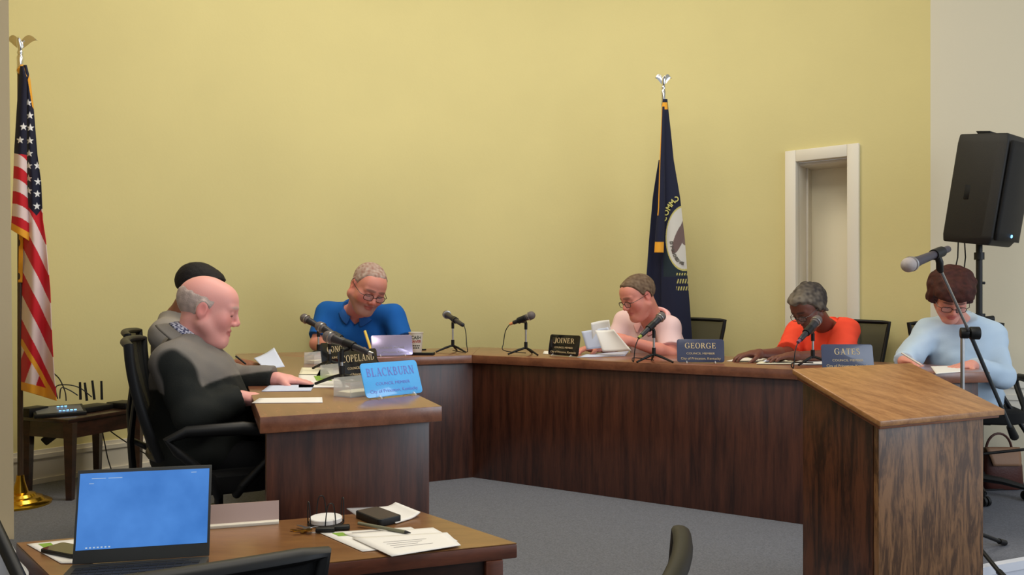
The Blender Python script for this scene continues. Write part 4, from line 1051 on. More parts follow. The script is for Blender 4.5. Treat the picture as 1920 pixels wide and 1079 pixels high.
# cup
cp = P(780, 663, DESK); cup = thing('paper_cup', 'white takeaway cup with CASH printed on it beside the silver nameplate', 'cup', cp)
mb = MB(); mb.lathe([(.034,0),(.036,.004),(.0455,.128),(.048,.130),(.048,.135),(.044,.135),(.034,.01)], cp, 28); mb.build('cup_body', M_white, cup, world=True)
def around(o_, cx, cy, z0, r0, dr):      # wrap flat text (x,z) round the cup
    for v in o_.data.vertices:
        x, zz = v.co.x, v.co.z; r_ = r0+dr*zz+.0006; a = -PI/2+x/r_+.15; v.co = Vector((math.cos(a)*r_, math.sin(a)*r_, zz))
Mx = Matrix(((1,0,0),(0,0,1),(0,1,0)))
for txt, sz, z_, m_, wd in (('CASH', .030, .092, mat('dark_green_print', lin(60,72,56), .6), .064), ('SAVER', .024, .069, mat('red_print', lin(205,70,60), .6), .068), ('- - - -', .02, .050, M_black, .05), ('- - -', .02, .036, M_black, .044)):
    if '-' in txt:
        q = MB(); n_ = txt.count('-')
        for i in range(n_): q.box((-wd/2+(i+.5)*wd/n_, 0, z_), (wd/n_*.7, .0004, .007))
        o_ = q.build('printed_mark', m_, cup)
    else:
        o_ = font_mesh(txt, sz, Mx, cp+Vector((0,0,z_)), m_, cup, 'cup_lettering', width=wd, bold=.0006)
    around(o_, 0, 0, 0, .0355, .078)
def phone(px, py, z, rz, label, w=.075, l=.15, t=.009, case=M_black, scr=None, name='smartphone'):
    at = P(px, py, z); root = thing(name, label, 'phone', at); M3 = rotz(rz); mb = MB(); poly = []
    for cx, cy, a in ((w/2-.01,l/2-.01,0),(-w/2+.01,l/2-.01,90),(-w/2+.01,-l/2+.01,180),(w/2-.01,-l/2+.01,270)):
        for k in range(5): th = math.radians(a+k*22.5); poly.append((cx+.01*math.cos(th), cy+.01*math.sin(th)))
    mb.prism(poly, .0005, t, M3, at); mb.build('phone_case', case, root, world=True, bevel=.0015)
    mb = MB(); mb.prism([(x*.90,y*.94) for x,y in poly], t, t+.0008, M3, at); mb.build('screen', scr or M_glass, root, world=True)
M_glass = mat('dark_phone_glass', lin(40,36,34), .08, coat=.5); M_glass2 = mat('brownish_phone_glass', lin(96,88,74), .12, coat=.5)
phone(792, 666, DESK, 1.5, 'black phone lying by the cup on the far desk', t=.016)
phone(788, 657, DESK, 1.3, 'small dark device behind the cup on the far desk', w=.03, l=.08, t=.008, name='key_fob')

# ---------------------------------------------------------------- laptop
hl, hr = P(135, 1060, TABLE+.018), P(392, 1043, TABLE+.018); lx = (hr-hl).normalized(); lw_ = (hr-hl).length; lf = Vector((lx.y, -lx.x, 0))
if lf.y > 0: lf = -lf
lap = thing('laptop', 'open laptop with a blue screen on the near table', 'laptop', ((hl.x+hr.x)/2, (hl.y+hr.y)/2, TABLE))
M_lap = mat('dark_grey_laptop', lin(62,62,60), .5); M_key = mat('laptop_keys', lin(34,34,34), .6)
b0 = (hl+hr)/2; b0.z = TABLE
def lq(u, v, w_): return b0+lx*u+lf*v+Vector((0,0,w_))
dep = .215
mb = MB(); mb.add([lq(*c) for c in ((-lw_/2,0,.003),(lw_/2,0,.003),(lw_/2,dep,.003),(-lw_/2,dep,.003),(-lw_/2,0,.018),(lw_/2,0,.018),(lw_/2,dep,.014),(-lw_/2,dep,.014))], [(0,3,2,1),(4,5,6,7),(0,1,5,4),(1,2,6,5),(2,3,7,6),(3,0,4,7)]); base_ = mb.build('keyboard_deck', M_lap, lap, world=True, bevel=.002)
mb = MB()
for rI in range(5):
    for kI in range(15):
        u = -lw_*.42+kI*lw_*.84/14; v = .035+rI*.0185; mb.add([lq(u+a*.008, v+b_*.0075, .0178-.0185*v+.0012*c_) for c_ in (0,1) for a, b_ in ((-1,-1),(1,-1),(1,1),(-1,1))], [(0,3,2,1),(4,5,6,7),(0,1,5,4),(1,2,6,5),(2,3,7,6),(3,0,4,7)])
mb.build('keys', M_key, base_, world=True)
mb = MB(); mb.add([lq(a*lw_*.36, b_, .0184) for a, b_ in ((-1,.012),(1,.012),(1,.020),(-1,.020))], [(0,1,2,3)]); mb.build('speaker_strip', M_steel, base_, world=True)
mb = MB(); mb.add([lq(a, b_, .0168) for a, b_ in ((-.06,.142),(.05,.142),(.05,.205),(-.06,.205))], [(0,1,2,3)]); mb.build('touchpad', M_glass, base_, world=True)
ta = math.radians(12); LH = .208; ld_ = Vector((0,0,1))*math.cos(ta)-lf*math.sin(ta); lfn = lf*math.cos(ta)+Vector((0,0,1))*math.sin(ta)
def sq(u, h_, e): return b0+Vector((0,0,.018))+lx*u+ld_*h_+lfn*e
mb = MB(); mb.add([sq(*c) for c in ((-lw_/2,0,-.006),(lw_/2,0,-.006),(lw_/2,LH,-.004),(-lw_/2,LH,-.004),(-lw_/2,0,0),(lw_/2,0,0),(lw_/2,LH,0),(-lw_/2,LH,0))], [(0,3,2,1),(4,5,6,7),(0,1,5,4),(1,2,6,5),(2,3,7,6),(3,0,4,7)]); lid = mb.build('lid', M_lap, lap, world=True, bevel=.0015)
mb = MB(); mb.add([sq(a*lw_*.482, b_, .0008) for a, b_ in ((-1,.030),(1,.030),(1,LH-.008),(-1,LH-.008))], [(0,1,2,3)]); scr_ = mb.build('screen', M_screen, lid, world=True)
mb = MB(); random.seed(5)
for i in range(7): u = -.12+i*.008; mb.add([sq(u+a, .033+b_, .0012) for a, b_ in ((0,0),(.004,0),(.004,.003),(0,.003))], [(0,1,2,3)])
for u0, u1, hh in ((-.115,-.085,.187),(-.08,-.05,.187),(-.12,-.11,.176),(.10,.112,.192)): mb.add([sq(a, hh+b_, .0012) for a, b_ in ((u0,0),(u1,0),(u1,.0012),(u0,.0012))], [(0,1,2,3)])
mb.build('screen_icons', M_ledw, scr_, world=True)

# ---------------------------------------------------------------- things on the near table
T0 = TABLE+.0005; GT = 'papers on the laptop table'
sheet([(50,1022),(150,1012),(175,1058),(114,1058)], T0, M_paper, 'paper_sheet', 'letter with a green emblem partly behind the laptop on the near table', group=GT, prints=[(.18,.06,.42,.30,M_green,'green_emblem')]+lines(.40,3,.5,.9,.12))
phone(127, 1036, TABLE+.0025, 1.15, 'dark phone lying on the letter left of the laptop', w=.062, l=.12)
phone(709, 976, TABLE, .72, 'phone in a thick black case with a brownish screen on the near table', w=.074, l=.128, t=.020, scr=M_glass2)
sheet([(600,1001),(770,990),(830,1020),(680,1036)], T0, M_paper, 'paper_sheet', 'letter with a green emblem in its corner, under the other sheets', group=GT, prints=[(.10,.06,.22,.24,M_green,'green_emblem'),(.3,.10,.62,.16,M_ink,'print_line'),(.3,.22,.5,.27,M_ink,'print_line')])
sheet([(645,1003),(812,991),(858,1016),(742,1031)], T0+.002, M_paper, 'paper_sheet', 'blank white sheet in the middle of the pile on the near table', group=GT)
sheet([(660,1010),(838,1000),(864,1024),(735,1045)], T0+.004, M_paper, 'paper_sheet', 'topmost white sheet of the pile, nearest the table edge', group=GT, prints=lines(.35,4,.2,.7,.1))
sheet([(700,955),(742,951),(788,970),(742,984)], T0, M_paper, 'folded_paper', 'folded white paper with a curled corner behind the phone', 'paper', th=.003, curl=.02, group=GT)
sheet([(650,956),(702,954),(720,972),(672,972)], T0, M_acr, 'plastic_sleeve', 'clear plastic sleeve beside the folded paper', 'plastic sleeve', th=.003)
stick(P(770,1000,TABLE+.009), P(672,982,TABLE+.010), .0045, mat('olive_grey_pen', lin(120,118,96), .4), 'ballpoint_pen', 'grey pen leaning across the papers on the near table', tipm=M_micbody)
# round wire caddy with paper coasters
cd = P(611, 982, TABLE); cad = thing('wire_caddy', 'round black wire caddy on the near table', 'wire caddy', cd)
mb = MB(); R_ = .048; ring = [cd+Vector((R_*math.cos(2*PI*k/32), R_*math.sin(2*PI*k/32), .003)) for k in range(33)]; mb.tube(ring, .0018, 6, cap=False); mb.build('base_ring', M_black, cad, world=True)
for k in range(4):
    a = k*PI/2+.5; mb = MB(); loop = []
    for j in range(13):
        t = j/12; aa = a+(t-.5)*.62; hgt = .062*(1-abs(2*t-1)**3.5); loop.append(cd+Vector((R_*math.cos(aa), R_*math.sin(aa), .003+hgt)))
    mb.tube(loop, .0016, 6); mb.build('wire_loop', M_black, cad, world=True)
cs = MB(); cs.lathe([(.042,.004),(.044,.006),(.044,.016),(.042,.018)], cd, 30); o_ = cs.build('paper_coasters', M_paper); centre_origin(o_, cd); tag(o_, 'stack of round white coasters inside the wire caddy', 'coasters')
# keys
kt = P(590, 998, TABLE); kr = thing('key_ring', 'bunch of keys in front of the wire caddy', 'keys', kt)
mb = MB(); mb.tube([kt+Vector((.016*math.cos(a), .016*math.sin(a), .006+.003*math.sin(a))) for a in np.linspace(0, 2*PI, 20)], .0012, 6, cap=False); mb.build('split_ring', M_steel, kr, world=True)
for i, (dx, dy, a, m_) in enumerate(((-.022,-.006,2.9,M_brass),(-.02,.01,2.5,M_steel),(-.006,-.014,3.5,M_brass))):
    mb = MB(); M3 = rotz(a); c0 = kt+Vector((dx,dy,.003+.003*i))
    mb.prism([(.0,-.011),(.008,-.012),(.014,-.004),(.042,-.004),(.046,0),(.042,.004),(.036,.002),(.030,.004),(.014,.004),(.008,.012),(.0,.011),(-.004,0)], 0, .002, M3, c0); mb.build('key', m_, kr, world=True)
for (x, y, a, l_) in ((610,995,.1,.05),(640,991,.2,.045)):
    c0 = P(x, y, TABLE+.006); mb = MB(); M3 = rotz(a); mb.box((0,0,.002), (l_,.022,.012)); mb.v = [M3 @ v + c0 for v in mb.v]; mb.build('fob', M_black, kr, world=True, bevel=.004)
# folded sign holder
sa, sb2 = P(392, 990, TABLE), P(523, 980, TABLE); hx = (sb2-sa).normalized(); hn = Vector((hx.y,-hx.x,0)); hn = hn if hn.y < 0 else -hn; hL = (sb2-sa).length
sh = thing('sign_holder', 'empty angled metal sign holder behind the laptop', 'sign holder', (sa+sb2)/2)
mb = MB(); c0 = (sa+sb2)/2
def hq(u, v, z_): return c0+hx*u+hn*v+Vector((0,0,z_))
mb.add([hq(-hL/2,.0,.0),hq(hL/2,.0,.0),hq(hL/2,-.02,.055),hq(-hL/2,-.02,.055),hq(-hL/2,-.004,.0),hq(hL/2,-.004,.0),hq(hL/2,-.024,.055),hq(-hL/2,-.024,.055)], [(0,1,2,3),(5,4,7,6),(0,4,5,1),(1,5,6,2),(2,6,7,3),(3,7,4,0)]); mb.build('back_plate', mat('brushed_copper_metal', lin(196,168,158), .35, .4), sh, world=True)
mb = MB(); M3 = basis(hx, hn, Vector((0,0,1))); mb.box((0,.008,.004), (hL,.022,.008)); mb.v = [M3 @ v + c0 for v in mb.v]; mb.build('base_strip', M_white, sh, world=True, bevel=.001)

# ---------------------------------------------------------------- lectern microphone stand
sb = Vector((1.97,3.52,DAIS)); ms = thing('boom_microphone_stand', 'black and steel boom stand rising behind the lectern', 'microphone stand', sb)
piv = Q(1818, 625, 3.45); sb.x = piv.x-.025; sb.y = piv.y+.01; ms.location = sb
mb = MB(); mb.tube([sb+Vector((0,0,.30)), Vector((sb.x,sb.y,piv.z))], .0085, 14); mb.build('upright_tube', M_steel, ms, world=True)
mb = MB(); mb.tube([sb+Vector((0,0,.05)), sb+Vector((0,0,.50))], .013, 14); mb.tube([sb+Vector((0,0,.48)), sb+Vector((0,0,.56))], .019, 14); mb.build('lower_tube', M_black, ms, world=True)
for k in range(3):
    a = .5+k*2*PI/3; e = Vector((math.cos(a), math.sin(a), 0)); mb = MB(); mb.tube([sb+Vector((0,0,.12)), sb+e*.15+Vector((0,0,.07)), sb+e*.30+Vector((0,0,.014))], .009, 10); lg = mb.build('leg', M_black, ms, world=True)
    mb = MB(); mb.tube([sb+e*.27+Vector((0,0,.025)), sb+e*.315+Vector((0,0,.012))], .013, 10); mb.build('rubber_foot', M_black, lg, world=True)
top_ = Q(1762, 504, 3.05); tail_ = Q(1902, 820, 3.90)
mb = MB(); dv = (piv-top_).normalized(); mb.tube([top_, top_+dv*((piv-top_).length+.02)], .0062, 12); mb.build('boom_arm', M_steel, ms, world=True)
mb = MB(); mb.tube([piv+dv*.02, tail_], .0085, 12); bm2 = mb.build('boom_sleeve', mat('boom_grey_black', lin(58,64,68), .4), ms, world=True)
mb = MB(); mb.tube([tail_-(tail_-piv).normalized()*.09, tail_], [.016,.020], 14); mb.build('counterweight', M_black, bm2, world=True)
mb = MB(); mb.tube([piv-Vector((.035,-.01,0)), piv-Vector((.004,0,0))], .024, 18); mb.tube([piv+Vector((.0,0,0)), piv+Vector((.038,-.01,0))], .028, 18); mb.build('pivot_knob', M_black, ms, world=True, bevel=.004)
mhead, mtail = Q(1704,497,2.92), Q(1778,467,3.08)
mc = thing('microphone', 'large wireless microphone with a silver grille above the lectern', 'microphone', mhead)
dmm = mic_mesh(mc, mhead, mtail, M_grille2, mat('wireless_mic_body', lin(70,64,72), .45), 1.08, M_steel)
mmid = mhead+(mtail-mhead)*.72
mb = MB(); mb.tube([mmid-dmm*.03, mmid+dmm*.03], .0205, 16); mb.tube([mmid-Vector((0,0,.01)), mmid-Vector((-.008,-.0,.035)), top_, top_+dv*.02], [.012,.013,.013,.010], 12); mb.build('mic_clip', M_black, ms, world=True)

# ---------------------------------------------------------------- loudspeaker on stand
SY = 4.45; sc0 = Q(1851, 358, SY)
spx = thing('loudspeaker', 'large black loudspeaker tilted on its stand by the cream wall', 'loudspeaker', sc0)
fn = Vector((.62,-.785,0)); sx = Vector((-fn.y, fn.x, 0)); tlt = math.radians(9)
def spv(x, y, z_):      # x width, y front, z height
    up = Vector((0,0,1))*math.cos(tlt)+fn*math.sin(tlt); ff = fn*math.cos(tlt)-Vector((0,0,1))*math.sin(tlt)
    return sc0+sx*x+ff*y+up*z_
fw, bw, fd, bd, hh = .165, .115, .13, -.15, .30
M_spk = mat('speaker_shell', lin(34,32,30), .6, bump=.4, bscale=500); M_spg = mat('speaker_grille', lin(14,14,18), .55, .3, bump=1, bscale=900)
mb = MB(); cs_ = []
prof = [(-fw,fd),(-fw,fd-.05),(-bw,bd),(bw,bd),(fw,fd-.05),(fw,fd)]
for z_, k in ((-hh,.86),(-hh+.04,1),(hh-.05,1),(hh,.90)): cs_ += [spv(x*k, y*(1 if y < 0 else k), z_) for x, y in prof]
n_ = 6; fs = [(k*n_+i, k*n_+(i+1)%n_, (k+1)*n_+(i+1)%n_, (k+1)*n_+i) for k in range(3) for i in range(n_)]+[tuple(range(n_))[::-1], tuple(3*n_+i for i in range(n_))]
mb.add(cs_, fs); mb.build('cabinet', M_spk, spx, world=True, bevel=.010, seg=3)
mb = MB(); mb.grid(lambda u, v: spv((u*2-1)*(fw-.012), fd+.012+.012*math.sin(PI*u), -hh+.03+v*(2*hh-.07)), 14, 10); mb.build('front_grille', M_spg, spx, world=True, solid=.012)
mb = MB(); mb.add([spv(x, y, z_) for x, y, z_ in ((-.05,-.02,hh-.004),(.05,-.02,hh-.004),(.05,-.07,hh-.004),(-.05,-.07,hh-.004),(-.06,-.01,hh+.022),(.06,-.01,hh+.022),(.06,-.09,hh+.022),(-.06,-.09,hh+.022))], [(0,3,2,1),(4,5,6,7),(0,1,5,4),(1,2,6,5),(2,3,7,6),(3,0,4,7)]); mb.build('top_handle', M_spk, spx, world=True, bevel=.006)
mb = MB(); mb.tube([spv(.0,fd+.030,-hh+.06), spv(.0,fd+.034,-hh+.06)], .009, 12); mb.build('power_light', M_led, spx, world=True)
mb = MB(); mb.tube([spv(.10,fd+.030,hh-.07), spv(.13,fd+.028,hh-.07)], .004, 8); mb.build('badge', M_steel, spx, world=True)
mb = MB(); mb.add([spv(-fw*.90+.014-.0, y, z_) for y, z_ in ((.01,.02),(-.06,.02),(-.06,-.06),(.01,-.06))], [(0,1,2,3)]); mb.build('side_grip', M_blackmatte, spx, world=True, solid=.012)
pb = Vector((Q(1836, 600, SY).x, SY, DAIS)); spst = thing('speaker_stand', 'black tripod pole stand holding up the loudspeaker', 'speaker stand', pb)
zt_ = spv(0,-.02,-hh).z; mb = MB(); mb.tube([pb+Vector((0,0,.9)), (pb.x,pb.y,zt_+.02)], .0165, 16); mb.build('pole', M_black, spst, world=True)
mb = MB(); mb.tube([pb+Vector((0,0,.12)), pb+Vector((0,0,1.0))], .021, 16); mb.tube([pb+Vector((0,0,.96)), pb+Vector((0,0,1.03))], .030, 16); mb.tube([(pb.x,pb.y,zt_-.09),(pb.x,pb.y,zt_-.05)], .026, 14); mb.tube([(pb.x-.03,pb.y,zt_-.22),(pb.x+.03,pb.y,zt_-.22)], .008, 10); mb.build('lower_pole', M_black, spst, world=True)
mb = MB(); mb.tube([pb+Vector((.02,0,1.0)), pb+Vector((.075,-.01,1.0))], [.014,.02], 12); mb.tube([pb+Vector((.0,0,.82)), pb+Vector((.05,-.02,.80))], .02, 12); mb.build('clamp_knob', M_black, spst, world=True, bevel=.004)
for k in range(3):
    a = -.3+k*2*PI/3; e = Vector((math.cos(a), math.sin(a), 0)); mb = MB(); mb.tube([pb+Vector((0,0,.72))+e*.03, pb+e*.44+Vector((0,0,.015))], .012, 10); lg = mb.build('leg', M_black, spst, world=True)
    mb = MB(); mb.tube([pb+e*.02+Vector((0,0,.25)), pb+e*.30+Vector((0,0,.30))], .008, 8); mb.build('brace', M_black, spst, world=True)
    mb = MB(); mb.tube([pb+e*.425+Vector((0,0,.03)), pb+e*.455+Vector((0,0,.014))], .018, 10); mb.build('rubber_foot', M_black, lg, world=True)
for i, (xa, xb) in enumerate(((1797,1788),(1808,1806))):
    mb = MB(); a = Q(xa,445,SY+.06); e = Q(xb,520,SY+.10); mb.tube([a, (a+e)/2+Vector((.01,0,0)), e, Vector((e.x+.03,SY+.12,1.0)), Vector((e.x+.05,SY+.15,DAIS+.01)), Vector((e.x+.5,SY+.22,DAIS+.006))], .0035, 6); o_ = mb.build('speaker_cable', M_black); centre_origin(o_, Vector((e.x+.05,SY+.15,DAIS)))
    tag(o_, ('left' if i == 0 else 'right')+' one of two black cables hanging from the loudspeaker', 'cable', 'loudspeaker cables')

# ---------------------------------------------------------------- handbag behind the lectern
hb_ = Vector((2.86,4.70,DAIS)); hb = thing('handbag', 'brown leather handbag standing on the carpet by the chair at the right', 'handbag', hb_)
M_lea = mat('brown_leather', lin(78,38,30), .5, bump=.6, bscale=120); M_lea2 = mat('tan_leather_flap', lin(150,112,84), .55, bump=.5, bscale=120)
mb = MB(); pr_ = []; rings = [(.11,.065,.004),(.12,.075,.03),(.115,.07,.14),(.10,.05,.21),(.09,.03,.235)]
vs = [hb_+Vector((rx*math.copysign(abs(math.cos(a))**.5, math.cos(a)), ry*math.copysign(abs(math.sin(a))**.5, math.sin(a)), z_)) for rx, ry, z_ in rings for a in [2*PI*k/24 for k in range(24)]]
mb.add(vs, [(j*24+i, j*24+(i+1)%24, (j+1)*24+(i+1)%24, (j+1)*24+i) for j in range(4) for i in range(24)]+[tuple(range(24))[::-1], tuple(96+i for i in range(24))]); mb.build('bag_body', M_lea, hb, world=True)
mb = MB(); mb.grid(lambda u, v: hb_+Vector(((u*2-1)*.10*(1-.2*v), -.035-.045*math.sin(v*1.4), .245-.10*v)), 10, 8); mb.build('flap', M_lea2, hb, world=True, solid=.006)
mb = MB(); mb.tube([hb_+Vector((.075*math.cos(a), 0, .22+.10*math.sin(a))) for a in np.linspace(0, PI, 14)], .007, 8); mb.build('handle', M_lea, hb, world=True)

# ---------------------------------------------------------------- side table with video gear
q = [V2(-2.77,4.50), V2(-2.43,4.38), V2(-2.24,4.88), V2(-2.58,5.00)]; zt = DAIS+.45
sd = thing('side_table', 'low dark wooden table against the curved wall carrying video gear', 'table', (-2.5,4.7,DAIS))
cn = (q[0]+q[1]+q[2]+q[3])/4
mb = MB(); mb.prism(q, zt-.022, zt); mb.build('table_top', M_darkwood, sd, world=True, bevel=.004)
mb = MB(); q2 = [cn+(p-cn)*.90 for p in q]
for i in range(4):
    p, r_ = q2[i], q2[(i+1)%4]; d_ = (r_-p).normalized(); n_ = V2(-d_.y,d_.x)*.009; mb.prism([p-n_,r_-n_,r_+n_,p+n_], zt-.11, zt-.022)
mb.build('apron', M_darkwood, sd, world=True)
for p in q:
    c = cn+(p-cn)*.88; mb = MB()
    for zz, s_ in ((0,1),): mb.add([(c.x+a*w_, c.y+b_*w_, z_) for z_, w_ in ((DAIS,.016),(zt-.022,.026)) for a, b_ in ((-1,-1),(1,-1),(1,1),(-1,1))], [(0,3,2,1),(4,5,6,7),(0,1,5,4),(1,2,6,5),(2,3,7,6),(3,0,4,7)])
    mb.build('leg', M_darkwood, sd, world=True)
ex = (q[2]-q[1]).normalized(); ey = V2(-ex.y, ex.x); rzt = math.atan2(ex.y, ex.x)
def onside(a, b_, z_=0): p = q[1]+ex*a+ey*b_; return Vector((p.x, p.y, zt+z_))
c0 = onside(.10,.19); sw = thing('video_switcher', 'sloping video switcher with lit blue buttons on the side table', 'video switcher', c0)
M3 = rotz(rzt-.55); mb = MB(); mb.add([(-.13,-.07,.0),(.13,-.07,0),(.13,.07,0),(-.13,.07,0),(-.13,-.07,.02),(.13,-.07,.02),(.13,.07,.05),(-.13,.07,.05)], [(0,3,2,1),(4,5,6,7),(0,1,5,4),(1,2,6,5),(2,3,7,6),(3,0,4,7)], M3, c0); mb.build('housing', M_black, sw, world=True, bevel=.003)
mb = MB(); mb.add([(-.115,-.06,.0232),(.115,-.06,.0232),(.115,.055,.048),(-.115,.055,.048)], [(0,1,2,3)], M3, c0); mb.build('control_surface', mat('switcher_grey', lin(96,98,100), .4), sw, world=True)
for row, y_, n_ in ((0,-.045,5),(1,.025,3)):
    for i in range(n_):
        mb = MB(); mb.box((.0+i*.019, y_, .0285+(y_+.06)*.214), (.012,.010,.003)); mb.v = [M3 @ v + c0 for v in mb.v]; mb.build('lit_button', M_led, sw, world=True)
c0 = onside(.02,.29); bx = MB(); bx.box((0,0,.028), (.12,.09,.05)); bx.v = [rotz(rzt) @ v + c0 for v in bx.v]; bx.v
o_ = bx.build('power_adapter', M_black, bevel=.004); centre_origin(o_, c0); tag(o_, 'black box at the left end of the side table below the flag', 'power adapter')
c0 = onside(.30,.17); rt = thing('wireless_router', 'black router with four upright antennas on the side table', 'router', c0)
mb = MB(); mb.box((0,0,.018), (.20,.13,.030)); mb.v = [rotz(rzt) @ v + c0 for v in mb.v]; mb.build('router_body', M_black, rt, world=True, bevel=.004)
for i, (px_, tp, bt) in enumerate(((150,717,750),(161,718,752),(175,714,750),(190,715,750))):
    Y_ = 4.62+.04*i; mb = MB(); mb.tube([Q(px_+(2 if i in (1,2) else 1),bt,Y_), Q(px_-(2 if i in (1,2) else 0),tp,Y_)], [.0075,.0065], 8); mb.build('antenna', M_black, rt, world=True)
c0 = onside(.47,.10); nb_ = thing('network_box', 'flat black network box with a green light at the right end of the side table', 'network switch', c0)
mb = MB(); mb.box((0,0,.020), (.12,.15,.034)); mb.v = [rotz(rzt) @ v + c0 for v in mb.v]; mb.build('box_body', M_black, nb_, world=True, bevel=.003)
mb = MB(); pp = c0+Vector((ex.x,ex.y,0))*-.03-Vector((ey.x,ey.y,0))*.077+Vector((0,0,.02)); mb.tube([pp, pp-Vector((ey.x,ey.y,0))*.003], .004, 8); mb.build('indicator', M_ledg, nb_, world=True)
def cable(pts, name, label, r_=.0035, grp=None):
    pts = [Vector(p) for p in pts]; sm = []
    for i in range(len(pts)-1):
        p0 = pts[max(i-1,0)]; p1 = pts[i]; p2 = pts[i+1]; p3 = pts[min(i+2,len(pts)-1)]
        for k in range(6):
            t = k/6; sm.append(.5*((2*p1)+(p2-p0)*t+(2*p0-5*p1+4*p2-p3)*t*t+(3*p1-p0-3*p2+p3)*t**3))
    sm.append(pts[-1]); mb = MB(); mb.tube(sm, r_, 6); o_ = mb.build(name, M_black); centre_origin(o_, pts[-1]); return tag(o_, label, 'cable', grp)
GC = 'cables around the side table'
cable([Q(172,745,4.65),Q(150,728,4.62),Q(125,722,4.60),Q(105,726,4.58),Q(108,748,4.56)], 'cable', 'black cable arching highest over the switcher', grp=GC)
cable([Q(146,742,4.62),Q(130,732,4.60),Q(115,728,4.58),Q(112,748,4.56)], 'cable', 'shorter black cable looping under the highest one', grp=GC)
cable([Q(100,700,4.62),Q(112,712,4.60),Q(122,735,4.58),Q(124,752,4.56)], 'cable', 'black cable coming out from behind the striped flag', grp=GC)
cable([Q(188,790,4.85),Q(196,830,4.88),Q(205,870,4.90),Vector((-2.38,4.84,DAIS+.006)),Vector((-2.2,4.78,DAIS+.006))], 'cable', 'thin cable hanging from the side table down to the carpet', grp=GC)
cable([Q(190,795,4.85),Q(215,815,4.86),Q(245,835,4.88),Vector((-2.0,4.7,DAIS+.1)),Vector((-1.9,4.6,DAIS+.006))], 'cable', 'slanting cable running from the side table towards the chair', grp=GC)
mb = MB(); c0 = Q(95,820,4.62); mb.box((0,0,0), (.05,.05,.09)); mb.v = [rotz(.4) @ Matrix.Rotation(.9,3,'Y') @ v + c0 for v in mb.v]; o_ = mb.build('power_brick', M_black, bevel=.008); centre_origin(o_, c0); tag(o_, 'black power brick dangling under the side table', 'power brick')
cable([c0, Q(92,800,4.64), Q(96,785,4.66), Q(100,777,4.68)], 'cable', 'short cable holding the power brick under the side table', grp=GC)

# ---------------------------------------------------------------- flags
def interp(rows, y, k): return float(np.interp(y, [r_[0] for r_ in rows], [r_[k] for r_ in rows]))
def cloth(name, rows, Y, pleat, colfn, parent, nu, nv, world=True, sol=.003):
    y0, y1 = rows[0][0], rows[-1][0]; pts = []; cols = []
    for j in range(nv):
        for i in range(nu):
            u = i/(nu-1); v = j/(nv-1); yb = y0+(y1-y0)*v
            xl, xr = interp(rows, yb, 1), interp(rows, yb, 2)
            x = xl+(xr-xl)*u; yy = yb
            if len(rows[0]) > 3: yy += interp(rows, yb, 3)*(u-.5)*2     # slanting hem
            pts.append(Q(x, yy, Y+pleat(u, v))); cols.append(colfn(x, yy, u, v))
    mb = MB(); mb.add(pts, [(j*nu+i, j*nu+i+1, (j+1)*nu+i+1, (j+1)*nu+i) for j in range(nv-1) for i in range(nu-1)])
    o_ = mb.build(name, M_flag, parent, world=True, angle=180, solid=sol)
    at = o_.data.color_attributes.new('Col', 'FLOAT_COLOR', 'POINT'); a = np.ones((len(pts), 4), dtype=np.float32); a[:,:3] = np.array(cols); at.data.foreach_set('color', a.ravel())
    return o_
cN = np.array(lin(24,26,50)[:3]); cR = np.array(lin(196,30,44)[:3]); cW = np.array(lin(226,206,206)[:3]); cG = np.array(lin(232,164,48)[:3]); cS = np.array(lin(236,236,240)[:3])
def star_in(x, y, cx, cy, R_):
    dx, dy = x-cx, -(y-cy); r_ = math.hypot(dx, dy)
    if r_ > R_: return False
    a = (math.atan2(dy, dx)-PI/2) % (2*PI/5); a = min(a, 2*PI/5-a)
    ri = R_*.40; ax_, ay_ = R_, 0; bx_, by_ = ri*math.cos(PI/5), ri*math.sin(PI/5); px_, py_ = r_*math.cos(a), r_*math.sin(a)
    return (bx_-ax_)*(py_-ay_)-(by_-ay_)*(px_-ax_) > 0
FY = 4.32; fb = Q(38, 942, FY); fb.z = DAIS; FLX = fb.x
def flagpole(root, x, Y, ztop, wood_m, eagle_w=.085, base=True):
    mb = MB(); mb.tube([(x,Y,DAIS+.05),(x,Y,ztop-.16)], .014, 14); mb.build('pole', wood_m, root, world=True)
    if base:
        mb = MB(); mb.lathe([(.150,0),(.152,.012),(.140,.020),(.120,.024),(.105,.040),(.080,.046),(.070,.060),(.040,.068),(.030,.10),(.022,.13),(.018,.16)], (x,Y,DAIS), 40); mb.build('brass_base', M_brass, root, world=True, angle=25)
    mb = MB(); mb.lathe([(.017,0),(.019,.01),(.016,.05),(.018,.09),(.012,.105)], (x,Y,ztop-.17), 16); mb.lathe([(.004,-.016),(.014,-.010),(.017,0),(.014,.010),(.004,.016)], (x,Y,ztop-.055), 16); mb.build('ferrule', M_chrome, root, world=True)
    # spread eagle
    mb = MB(); mb.tube([(x,Y,ztop-.045),(x+.002,Y-.004,ztop-.02),(x,Y-.012,ztop+.005),(x+.004,Y-.024,ztop+.020)], [.010,.016,.012,.007], 12); mb.tube([(x+.004,Y-.024,ztop+.020),(x+.012,Y-.034,ztop+.014)], [.005,.0015], 8)
    for sg in (-1, 1):
        def wg(u, v): 
            w_ = .034*(1-u*.55)*math.sin(PI*min(1,.25+u*.8))
            return Vector((x+sg*(.006+u*eagle_w), Y+.01*u, ztop-.012+.045*math.sin(u*1.9)+(.5-v)*w_*2-.02*u*u))
        g_ = MB(); N_ = 9
        for s2 in (-1, 1): mb.add([wg(i/8, j/4)+Vector((0,s2*.003*(1-abs(j/2-1)),0)) for j in range(5) for i in range(N_)], [(j*N_+i, j*N_+i+1, (j+1)*N_+i+1, (j+1)*N_+i) for j in range(4) for i in range(N_-1)])
    mb.build('eagle_finial', M_chrome, root, world=True, angle=60)
